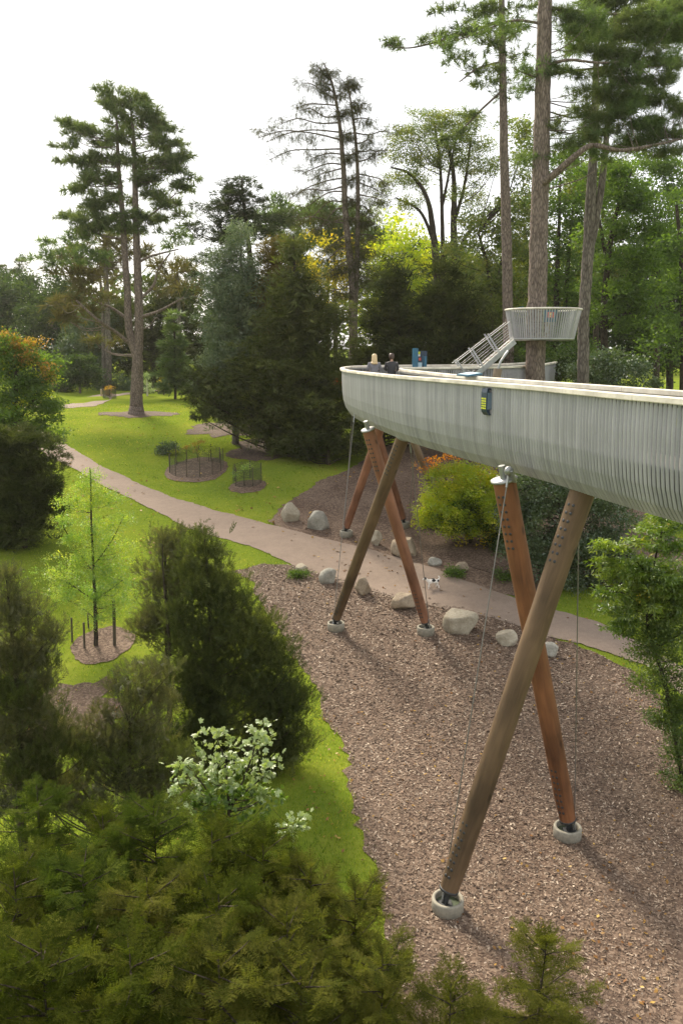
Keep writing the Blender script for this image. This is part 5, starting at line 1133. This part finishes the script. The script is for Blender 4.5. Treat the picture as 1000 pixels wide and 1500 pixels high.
# --- mid ground
T('green_shrub', 'dark blue-green shrub on the lawn left of the large wire ring', 'shrub', 58, [[(240, 670, 2), (240, 664, 1)]],
  [G('small', [(238, 660, 10, 8), (248, 656, 12, 8)], 'bushy', .4, 44, .2, fill=2.4, depth=.9), G('leaves', [(258, 664, 9, 5)], 'lime', .35, 24, .16, part='lime_leaves')])
T('young_shrub', 'orange-leaved young plant inside the large wire ring', 'shrub', 56, [[(292, 684, 1.2), (288, 660, .8)]], [G('leaves', [(282, 656, 11, 6), (294, 652, 8, 5)], 'autumn', .35, 14, .16, fill=1.6)], minr=.01)
T('young_shrub', 'yellow-green young plant beside the orange one in the large wire ring', 'shrub', 56, [[(306, 684, 1.2), (306, 664, .8)]], [G('leaves', [(304, 660, 13, 6), (312, 658, 7, 5)], 'lime', .35, 14, .16, fill=1.6)], minr=.01)
T('young_shrub', 'pale green sapling in the small wire guard right of the large ring', 'shrub', 50.5, [[(358, 712, 1.5), (357, 694, 1)]], [G('leaves', [(356, 692, 12, 8), (362, 682, 4, 6)], 'sapling', .35, 14, .15, fill=1.6)], minr=.01)
T('young_shrub', 'orange sapling in a wire guard beside the far path', 'shrub', 97, [[(161, 583, 1.5), (161, 574, 1)]], [G('leaves', [(161, 578, 6, 6), (160, 571, 3, 4)], 'autumn', .5, 20, .3)])
T('young_shrub', 'bright yellow sapling in a wire guard right of the great pine', 'shrub', 100, [[(240, 576, 1.5), (241, 564, 1)]], [G('leaves', [(241, 568, 5, 6), (241, 560, 3, 5)], 'yellow', .5, 20, .3)])
T('grey_shrub', 'pale grey bare bush in a wire guard right behind the great pine trunk', 'shrub', 98, [[(216, 576, 2.5), (215, 552, 1)]], [G('small', [(215, 555, 5, 8), (217, 566, 7, 9)], ['maple_white'], .5, 24, .25)], bark='bark_pale')
T('yellow_green_bush', 'domed yellow-green bush under the walkway behind the boulders', 'bush', 40.5, [[(688, 806, 6), (688, 760, 4), (685, 720, 2)], [(690, 790, 3), (650, 740, 2)], [(690, 790, 3), (730, 745, 2)]],
  [G('leaves', [(685, 700, 50, 18), (655, 715, 36, 22), (715, 720, 40, 26), (680, 735, 60, 26), (638, 745, 30, 20), (725, 755, 36, 24), (670, 762, 50, 22), (690, 782, 40, 14), (622, 762, 20, 16)], 'lime', .62, 70, .19, flat=.5, fill=2.6, limbs=.3),
   G('leaves', [(700, 700, 40, 14), (650, 695, 20, 10), (740, 740, 20, 16), (700, 785, 34, 12), (640, 730, 20, 14)], 'yellow', .55, 16, .22, fill=1.6, part='yellow_leaves', limbs=.1),
   G('leaves', [(640, 755, 30, 18), (690, 765, 50, 22), (665, 735, 40, 20)], 'green', .6, 40, .21, fill=2.0, part='inner_leaves', limbs=.1)])
T('orange_shrub', 'orange-leaved twiggy shrub poking out above the yellow-green bush', 'shrub', 43, [[(655, 720, 3), (650, 690, 2)]],
  [G('leaves', [(645, 675, 18, 6), (660, 670, 14, 5), (625, 690, 12, 4)], 'orange', .5, 14, .2, fill=1.8, limbs=.9)])
T('laurel_hedge', 'row of dense grey-green shrubs right of the orange pole beyond the path', 'hedge', 35, [[(820, 860, 8), (820, 760, 5), (810, 700, 2)]],
  [G('leaves', [(770, 700, 30, 18), (800, 725, 40, 28), (850, 735, 40, 30), (780, 770, 44, 30), (840, 790, 50, 34), (895, 760, 34, 34), (890, 815, 40, 30), (800, 825, 44, 28), (850, 845, 40, 22), (765, 740, 28, 30), (755, 800, 24, 22), (930, 840, 30, 30)], 'bushy', .6, 80, .19, dir='up', flat=.9, fill=2.7)])
T('laurel_hedge', 'dark hedge beneath the walkway between the yellow-green bush and the grey-green shrubs', 'hedge', 40, [[(745, 830, 6), (745, 760, 3)]],
  [G('leaves', [(745, 775, 24, 30), (730, 805, 34, 16), (760, 820, 28, 14)], 'green_dark', .6, 70, .2, fill=2.5)])
for (u, v, lab) in ((632, 772, 'low leafy plant at the left foot of the yellow-green bush'), (661, 846, 'green fern-like clump beside the flat tan boulder'), (735, 850, 'dark low plant at the path edge left of the orange pole'), (430, 846, 'small green tuft beside the smallest boulder')):
    Yq = float(atG(u, v)[1]); T('ground_plant', lab, 'plant', Yq, [[(u, v, 1.2), (u, v - 5, .8)]], [G('leaves', [(u, v - 5, 15 if v != 846 or u > 500 else 8, 7), (u + 8, v - 3, 10, 5)], 'green', .3, 40, .15, fill=2)], minr=.006)
T('maple_tree', 'rounded green maple turning orange on top at the left edge', 'tree', 46, [[(20, 700, 12), (22, 600, 9), (25, 540, 5)], [(24, 620, 5), (60, 570, 3)]],
  [G('leaves', [(20, 520, 34, 24), (0, 515, 34, 24), (45, 545, 38, 26), (15, 560, 50, 28), (62, 580, 32, 26), (30, 600, 50, 28), (76, 610, 20, 22), (10, 630, 50, 28), (60, 640, 28, 24)], 'green', .8, 66, .26, flat=.5, fill=2.6, limbs=.4),
   G('leaves', [(10, 494, 22, 8), (36, 506, 24, 7), (52, 524, 18, 7), (0, 512, 20, 10), (74, 548, 12, 10), (30, 520, 26, 8)], 'autumn', .6, 34, .24, flat=.5, fill=2.2, part='turning_leaves', limbs=.1),
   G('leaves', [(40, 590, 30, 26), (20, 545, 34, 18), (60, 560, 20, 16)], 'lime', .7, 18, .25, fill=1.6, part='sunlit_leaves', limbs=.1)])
T('yew_bush', 'large dark rounded yew below the maple at the left edge', 'bush', 40, [[(35, 780, 8), (35, 700, 5), (34, 640, 2)]],
  [G('spray', [(20, 640, 34, 24), (50, 665, 36, 26), (5, 670, 40, 28), (66, 700, 32, 26), (25, 710, 50, 30), (60, 740, 38, 26), (10, 755, 50, 26), (0, 705, 30, 40), (30, 770, 60, 20)], 'yew_dark', .62, 76, .30, dir='flat', lift=.5, flat=.6, fill=2.6, core=4)])
T('young_tree', 'slender young tree with bright small leaves in a staked mulch ring', 'tree', 29.4, [[(141, 945, 7), (140, 900, 6), (137, 830, 4), (134, 760, 3), (133, 700, 2), (132, 685, 1)], [(138, 840, 2.5), (110, 800, 1.5), (92, 770, 1)], [(137, 830, 2.5), (165, 790, 1.5), (182, 755, 1)], [(139, 880, 2.5), (95, 850, 1.5)], [(139, 880, 2.5), (180, 850, 1.5)]],
  [G('small', [(133, 702, 9, 10), (120, 716, 12, 7), (150, 722, 12, 8), (104, 738, 12, 6), (162, 736, 12, 7), (130, 745, 26, 12), (96, 768, 14, 8), (140, 772, 36, 14), (175, 762, 12, 10), (110, 795, 30, 12), (150, 800, 40, 16), (125, 825, 46, 16), (175, 830, 22, 14), (95, 845, 30, 14), (150, 850, 46, 16), (85, 872, 24, 10), (125, 878, 46, 14), (170, 875, 30, 14), (150, 898, 40, 10)],
     'sapling', .5, 74, .10, fill=3.0, shell=.1, limbs=.6, limb_r=.7)], bark='bark_dark', minr=.006)
# --- the large yews at the left
T('yew_tree', 'tall dark yew with pointed leaders in the middle foreground beside the wood chips', 'tree', 21.5, [[(315, 1120, 16), (312, 980, 10), (305, 860, 5), (300, 790, 1.5)], [(250, 960, 6), (240, 850, 3), (238, 790, 1)]],
  [G('spray', [(298, 800, 10, 16), (312, 818, 12, 14), (290, 826, 18, 18), (318, 845, 28, 20), (285, 860, 34, 24), (340, 872, 28, 22), (300, 900, 50, 28), (355, 905, 28, 26), (345, 940, 48, 30), (395, 925, 18, 18), (290, 950, 50, 32), (385, 965, 38, 28), (330, 990, 60, 34), (405, 1010, 40, 32), (270, 1010, 50, 34), (350, 1045, 70, 34), (420, 1050, 30, 34), (280, 1080, 60, 40), (370, 1095, 60, 34), (420, 1095, 34, 30), (415, 965, 26, 26), (432, 1030, 30, 30), (440, 1085, 26, 30)], 'yew_dark', .40, 62, .19, dir='up', flat=.9, fill=3.1, limbs=.2, rise=.9, core=9),
   G('spray_thin', [(298, 788, 9, 12), (316, 812, 14, 10), (285, 810, 16, 12), (340, 850, 24, 14), (380, 905, 26, 14), (325, 880, 40, 16), (400, 960, 34, 16), (265, 905, 30, 20), (250, 985, 30, 26), (350, 935, 50, 16), (340, 1000, 60, 20)], 'yew_mid', .36, 50, .17, dir='up', flat=.9, fill=1.5, part='young_tips', limbs=.2)])
T('yew_tree', 'olive columnar yew immediately left of the tall dark yew', 'tree', 23, [[(245, 960, 8), (243, 850, 4), (240, 785, 1)]],
  [G('spray', [(232, 792, 14, 18), (254, 790, 14, 16), (243, 818, 32, 24), (225, 845, 22, 26), (260, 850, 26, 26), (240, 885, 34, 28), (215, 920, 26, 22), (250, 930, 34, 30)], 'yew_grey', .38, 80, .18, dir='up', flat=1.0, fill=2.5, rise=.9, core=7)])
T('yew_tree', 'spreading grey-green yew filling the left edge below the young tree', 'tree', 16.5, [[(30, 1180, 14), (28, 1040, 9), (15, 900, 4), (10, 850, 1)]],
  [G('spray', [(6, 850, 16, 18), (0, 880, 36, 26), (40, 895, 22, 20), (20, 920, 50, 28), (70, 930, 22, 16), (45, 955, 50, 26), (10, 980, 50, 34), (70, 990, 40, 26), (40, 1025, 60, 34), (10, 1060, 50, 36), (60, 1080, 60, 36), (30, 1120, 60, 40), (30, 1165, 70, 40)], 'yew_grey', .34, 70, .16, dir='up', flat=.9, fill=2.3, rise=.9, core=6),
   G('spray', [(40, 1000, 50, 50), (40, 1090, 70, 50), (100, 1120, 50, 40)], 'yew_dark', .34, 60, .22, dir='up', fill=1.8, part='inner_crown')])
T('yew_bush', 'low feathery grey yew between the two larger yews', 'bush', 17, [[(190, 1150, 8), (190, 1060, 4)]],
  [G('spray', [(205, 990, 26, 20), (185, 1030, 36, 26), (225, 1040, 34, 28), (150, 1070, 46, 28), (210, 1085, 50, 28), (130, 1110, 50, 30), (200, 1130, 60, 32), (255, 1120, 36, 32), (240, 985, 24, 20), (90, 1170, 60, 40), (170, 1180, 70, 40), (250, 1170, 50, 36)], 'yew_grey', .32, 62, .16, dir='up', flat=.8, fill=2.3, rise=.7, core=6),
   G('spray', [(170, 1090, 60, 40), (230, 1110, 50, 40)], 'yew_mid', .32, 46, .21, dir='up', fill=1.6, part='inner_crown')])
T('maple_sapling', 'pale-leaved young maple catching the light in front of the dark yew', 'sapling', 11.6, [[(335, 1235, 6), (335, 1180, 5), (330, 1120, 3), (318, 1080, 1.5)], [(336, 1190, 4), (365, 1120, 3), (380, 1068, 1.5)], [(334, 1200, 3), (290, 1140, 2), (268, 1118, 1)], [(336, 1180, 3), (395, 1130, 2)], [(338, 1210, 3), (400, 1215, 2.5), (440, 1208, 1.5)]],
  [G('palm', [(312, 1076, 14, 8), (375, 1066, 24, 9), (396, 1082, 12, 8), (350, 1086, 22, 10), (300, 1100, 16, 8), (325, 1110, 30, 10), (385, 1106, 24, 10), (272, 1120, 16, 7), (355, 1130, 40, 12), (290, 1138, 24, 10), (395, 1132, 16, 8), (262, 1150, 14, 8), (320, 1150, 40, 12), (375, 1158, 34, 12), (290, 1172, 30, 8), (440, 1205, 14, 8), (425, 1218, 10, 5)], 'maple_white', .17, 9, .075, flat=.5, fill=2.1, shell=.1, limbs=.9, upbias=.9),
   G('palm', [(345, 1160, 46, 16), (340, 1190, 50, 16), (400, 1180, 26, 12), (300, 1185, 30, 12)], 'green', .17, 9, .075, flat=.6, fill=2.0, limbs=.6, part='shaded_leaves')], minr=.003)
# --- foreground firs (a row of young firs just below the walkway)
def fir(label, x, y, zt_, Rm, z0, nb, mat, seed, lean=(0, 0), up=.25, sz=.27, group='young firs in the foreground'):
    global rng
    rng = np.random.default_rng(seed); zb = float(gz(x, y)); root = empty('fir_tree', (x, y, zb)); tag(root, label, 'tree', group)
    Ht = zt_ - zb; lines = [(np.column_stack([np.linspace(0, lean[0], 8), np.linspace(0, lean[1], 8), np.linspace(-.1, Ht, 8)]), np.array([.09, .075, .06, .045, .03, .018, .010, .005]))]
    t = 1 - rng.random(nb) ** .8 * (1 - z0 / Ht); t = np.clip(t, 0, .985); az = np.arange(nb) * 2.399 + rng.normal(0, .3, nb)
    L = Rm * (np.clip((1 - t) * Ht / (Ht - z0), 0, 1) ** .62) * rng.uniform(.65, 1.12, nb) + .12; P, D, S, U = [], [], [], []
    for k in range(nb):
        o = np.array([lean[0] * t[k], lean[1] * t[k], t[k] * Ht]); e = up + rng.normal(0, .1) + .35 * t[k] ** 3; dh = np.array([math.cos(az[k]), math.sin(az[k]), 0]); m = 8
        s = np.linspace(0, 1, m)[:, None]; q = o + dh * s * L[k] + np.array([0, 0, 1.]) * (s * L[k] * math.tan(e) - .28 * L[k] * s ** 2 + .16 * L[k] * s ** 4)
        lines.append((q, np.linspace(.006 + .010 * L[k], .003, m))); side = np.array([-dh[1], dh[0], 0]); n = int(6 + 8 * L[k])
        for j in range(n):
            a = .12 + .9 * (j + rng.random()) / n; a = min(a, 1.0); p = np.array([np.interp(a, s[:, 0], q[:, c]) for c in range(3)]); sd = 1 if j % 2 else -1
            dd = dh * rng.uniform(.55, 1.0) + side * sd * (1.0 - .5 * a) + np.array([0, 0, rng.normal(.05, .14)]); l = sz * rng.uniform(.7, 1.2) * (1.15 - .35 * a)
            P.append(p); D.append(dd); S.append(l); U.append((dh[0] * -.2, dh[1] * -.2, 1))
            if rng.random() < .35: P.append(p + dd * .1); D.append(dd + np.array([0, 0, .9])); S.append(l * .7); U.append((dh[0], dh[1], .4))
        P.append(q[-1] - dh * .08); D.append(dh + np.array([0, 0, e * .6])); S.append(sz * .8); U.append((0, 0, 1))
    for _ in range(46):
        hh = rng.random() ** 1.3 * 1.3; a_ = rng.random() * 6.283; fr_ = 1 - hh / Ht; P.append(np.array([lean[0] * fr_, lean[1] * fr_, Ht - hh])); D.append(np.array([math.cos(a_), math.sin(a_), rng.uniform(.4, 1.6)])); S.append(sz * rng.uniform(.6, 1.0)); U.append((math.cos(a_), math.sin(a_), .3))
    V, Fc = emit('branchlet', np.array(P), np.array(D), np.array(S), np.array(U), .4)
    link_mesh('crown', np_mesh('crown', V, Fc), M[mat], root, (0, 0, 0)); V, Fc = tubes(lines, 4); link_mesh('trunk', np_mesh('trunk', V, Fc, True), M['bark_dark'], root, (0, 0, 0)); return root
def at_px(u, v, Y): p = atY(u, v, Y); return float(p[0]), float(p[1]), float(p[2])
FIRS = [('green fir at the lower left whose leader stands tallest in the row', 55, 1168, 8.8, 1.35, 'fir_green', .2), ('fir with a pointed leader left of the pale maple', 150, 1190, 8.6, 1.3, 'fir', .25),
  ('green fir just below and left of the pale maple', 225, 1180, 8.2, 1.15, 'fir_green', .25), ('fir directly below the pale maple', 310, 1212, 7.8, 1.2, 'fir', .2),
  ('fir tip below the side shoot of the pale maple', 385, 1235, 7.8, 1.1, 'fir', .2), ('olive fir right of the pale maple, beside the grass verge', 455, 1268, 7.6, 1.0, 'fir_olive', .1),
  ('olive fir overhanging the left edge of the wood chips', 520, 1305, 7.4, .95, 'fir_olive', .1), ('fir in the left corner, second from the left edge', 20, 1270, 7.2, 1.3, 'fir', .15), ('green fir behind the bottom left corner one', 120, 1270, 7.1, 1.3, 'fir_green', .15),
  ('olive fir in the middle of the foreground thicket', 215, 1285, 6.9, 1.3, 'fir_olive', .1), ('fir in the thicket straight below the pale maple, second row', 320, 1310, 6.7, 1.25, 'fir', .1), ('olive fir in the thicket near the grass verge, second row', 420, 1335, 6.6, 1.2, 'fir_olive', .1),
  ('bottom left corner fir, closest to the camera', 60, 1380, 6.0, 1.3, 'fir', .15), ('close fir at the bottom, second from the left corner', 190, 1390, 5.9, 1.3, 'fir', .1), ('close fir with drooping sprays at the bottom centre-left', 320, 1400, 5.9, 1.25, 'fir_olive', .05),
  ('close fir with arching sprays at the bottom centre', 440, 1410, 6.0, 1.15, 'fir_olive', .05), ('fir at the bottom edge reaching towards the wood chips', 560, 1400, 6.4, 1.0, 'fir_olive', .1), ('low fir at the bottom edge in front of the wood chips', 660, 1440, 6.4, .9, 'fir_olive', .1)]
PROTO = {}
for k, (lab, u, v, Y, Rm, mt, up) in enumerate(FIRS):
    x, y, z = at_px(u, v, Y); key = k % 2
    if key not in PROTO:
        r0 = fir(lab, x, y, z, 1.15, z - 3.6, 80, mt, 50 + k, up=up); PROTO[key] = (r0, z - float(gz(x, y)))
        for ch in r0.children:
            if ch.name.startswith('crown'): ch.material_slots[0].link = 'OBJECT'; ch.material_slots[0].material = M[mt]
    else:
        r0, h0 = PROTO[key]; zb = float(gz(x, y)); r = r0.copy(); COL.objects.link(r); r.location = (x, y, zb); r['label'] = lab; s_ = (z - zb) / h0
        r.scale = (Rm / 1.15, Rm / 1.15, s_); r.rotation_euler = (0, 0, 1.9 * k)
        for ch in list(r0.children): c = ch.copy(); COL.objects.link(c); c.parent = r; c.material_slots[0].material = M[mt] if ch.name.startswith('crown') else c.material_slots[0].material
x, y, z = at_px(775, 1385, 7.2); fir('small light olive fir tip at the bottom right in front of the wood chips', x - .15, y, z, .75, z - 2.2, 34, 'fir_olive', 71, lean=(.35, .1), up=.35)
rng = np.random.default_rng(99)
# --- right-hand leafy shrub
T('leafy_shrub', 'light green arching shrub at the right edge above the path', 'shrub', 20.5, [[(1000, 1150, 8), (975, 1010, 6), (948, 915, 5), (955, 840, 3.5), (968, 780, 2)], [(952, 900, 3), (915, 870, 2), (880, 868, 1)], [(956, 850, 3), (920, 815, 2), (885, 818, 1)], [(950, 905, 3), (990, 870, 2)], [(960, 950, 3), (1010, 920, 2)]],
  [G('long', [(965, 778, 24, 10), (935, 795, 24, 9), (985, 800, 26, 14), (900, 806, 16, 6), (925, 825, 34, 10), (970, 835, 34, 14), (895, 842, 26, 9), (880, 870, 18, 7), (900, 895, 24, 9), (915, 915, 24, 9), (940, 880, 40, 16), (880, 800, 12, 5), (965, 760, 20, 8), (1000, 770, 20, 12), (910, 872, 24, 8), (940, 850, 40, 12), (985, 860, 40, 16), (925, 842, 30, 8), (1005, 840, 24, 20), (955, 865, 36, 12), (990, 885, 34, 16), (885, 822, 10, 4), (930, 892, 20, 8), (905, 925, 12, 5)], 'cherry', .36, 50, .125, flat=.4, fill=3.4, shell=.05, limbs=.7, dir='flat'),
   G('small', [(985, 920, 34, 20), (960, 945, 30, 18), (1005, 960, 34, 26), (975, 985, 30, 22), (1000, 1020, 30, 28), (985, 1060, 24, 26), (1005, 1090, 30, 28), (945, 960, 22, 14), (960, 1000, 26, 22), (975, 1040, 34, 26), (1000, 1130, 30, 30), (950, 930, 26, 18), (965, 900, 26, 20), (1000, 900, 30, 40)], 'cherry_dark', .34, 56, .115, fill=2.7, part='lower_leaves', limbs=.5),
   G('leaves', [(950, 812, 40, 20), (960, 870, 40, 20)], 'yellow', .3, 3, .10, fill=.5, part='yellow_leaves', limbs=.05)], minr=.006)
# ---------------------------------------------------------------- guards, stakes, posts
def guard(label, u, v, ru, Hh, nst, sq=1.0):
    c = atG(u, v); a = px2m(ru, c[1]); root = empty('wire_guard', c); tag(root, label, 'tree guard'); mb2 = MB(); n = max(30, int(a * 6.28 / .075))
    def g(t, h): x, y = c[0] + a * math.cos(t), c[1] + a * sq * math.sin(t); return (x, y, float(gz(x, y)) + h)
    for k in range(nst):
        t = 2 * math.pi * k / nst + .2; mb = MB(); mb.tube([g(t, -.05), g(t, Hh * random.uniform(1.02, 1.2))], .028, 6); mb.build('stake', M['stake'], root)
    th = .008 if c[1] < 80 else .014
    for k in range(n):
        t = 2 * math.pi * k / n; p = g(t, 0); t2 = np.array([-math.sin(t), math.cos(t), 0]) * th
        q = g(t, Hh); mb2.add([np.array(p) - t2, np.array(p) + t2, np.array(q) + t2, np.array(q) - t2], [(0, 1, 2, 3)])
    for h in np.arange(.04, Hh + .01, .10):
        for k in range(0, n):
            p, q = np.array(g(2 * math.pi * k / n, h)), np.array(g(2 * math.pi * (k + 1) / n, h)); mb2.add([p - [0, 0, th * .8], q - [0, 0, th * .8], q + [0, 0, th * .8], p + [0, 0, th * .8]], [(0, 1, 2, 3)])
    tag(mb2.build('wire_netting', M['netting'], root), kind='stuff')
guard('large wire ring on wooden stakes round a mulched bed on the lawn', 288, 688, 39, 1.05, 13, 1.15)
guard('small wire cylinder guard round a sapling right of the large ring', 362, 707, 21, 1.1, 5)
guard('tiny wire guard round the orange sapling by the far path', 161, 584, 9, 1.0, 4)
guard('tiny wire guard round the yellow sapling right of the great pine', 241, 577, 9, 1.0, 4)
guard('tiny wire guard round the pale grey bush', 218, 576, 8, 1.0, 4)
for (u, v, vt, w_, lab) in ((106, 940, 905, 3, 'thin stake left of the young tree'), (124, 950, 912, 3.4, 'short stake in front left of the young tree'), (130, 920, 898, 2.5, 'thin stake behind the young tree'), (168, 946, 880, 5, 'thick stake right of the young tree')):
    c = atG(u, v); tp = atY(u - 1, vt, c[1]); mb = MB(); mb.tube([c - [0, 0, .1], tp], px2m(w_, c[1]) / 2, 8); o = mb.build('stake', M['stake'], local=c); tag(o, lab, 'stake', 'stakes round the young tree')
c = atG(149, 580); mb = MB(); mb.tube([c - [0, 0, .1], c + [0, 0, .75]], .11, 8); mb.tube([c + [0, 0, .75], c + [0, 0, .80]], [.12, .07], 8); o = mb.build('wooden_post', M['post'], local=c); tag(o, 'short pale wooden post beside the far path near the low hedge', 'post')
print('TRIS', TRIS[0], 'objects', len(bpy.data.objects))

# ---------------------------------------------------------------- air
mb = MB(); mb.box((0, 305, 24), 860, 820, 50); hz = mb.build('haze', None, local=(0, 0, 0)); tag(hz, kind='stuff')
hm = bpy.data.materials.new('haze'); hm.use_nodes = True; ht = hm.node_tree; ht.nodes.clear(); ho = ht.nodes.new('ShaderNodeOutputMaterial'); pv = ht.nodes.new('ShaderNodeVolumePrincipled')
pv.inputs['Color'].default_value = (1, .97, .92, 1); pv.inputs['Density'].default_value = .00016; pv.inputs['Anisotropy'].default_value = .3; ht.links.new(pv.outputs[0], ho.inputs['Volume'])
hz.data.materials.clear(); hz.data.materials.append(hm)
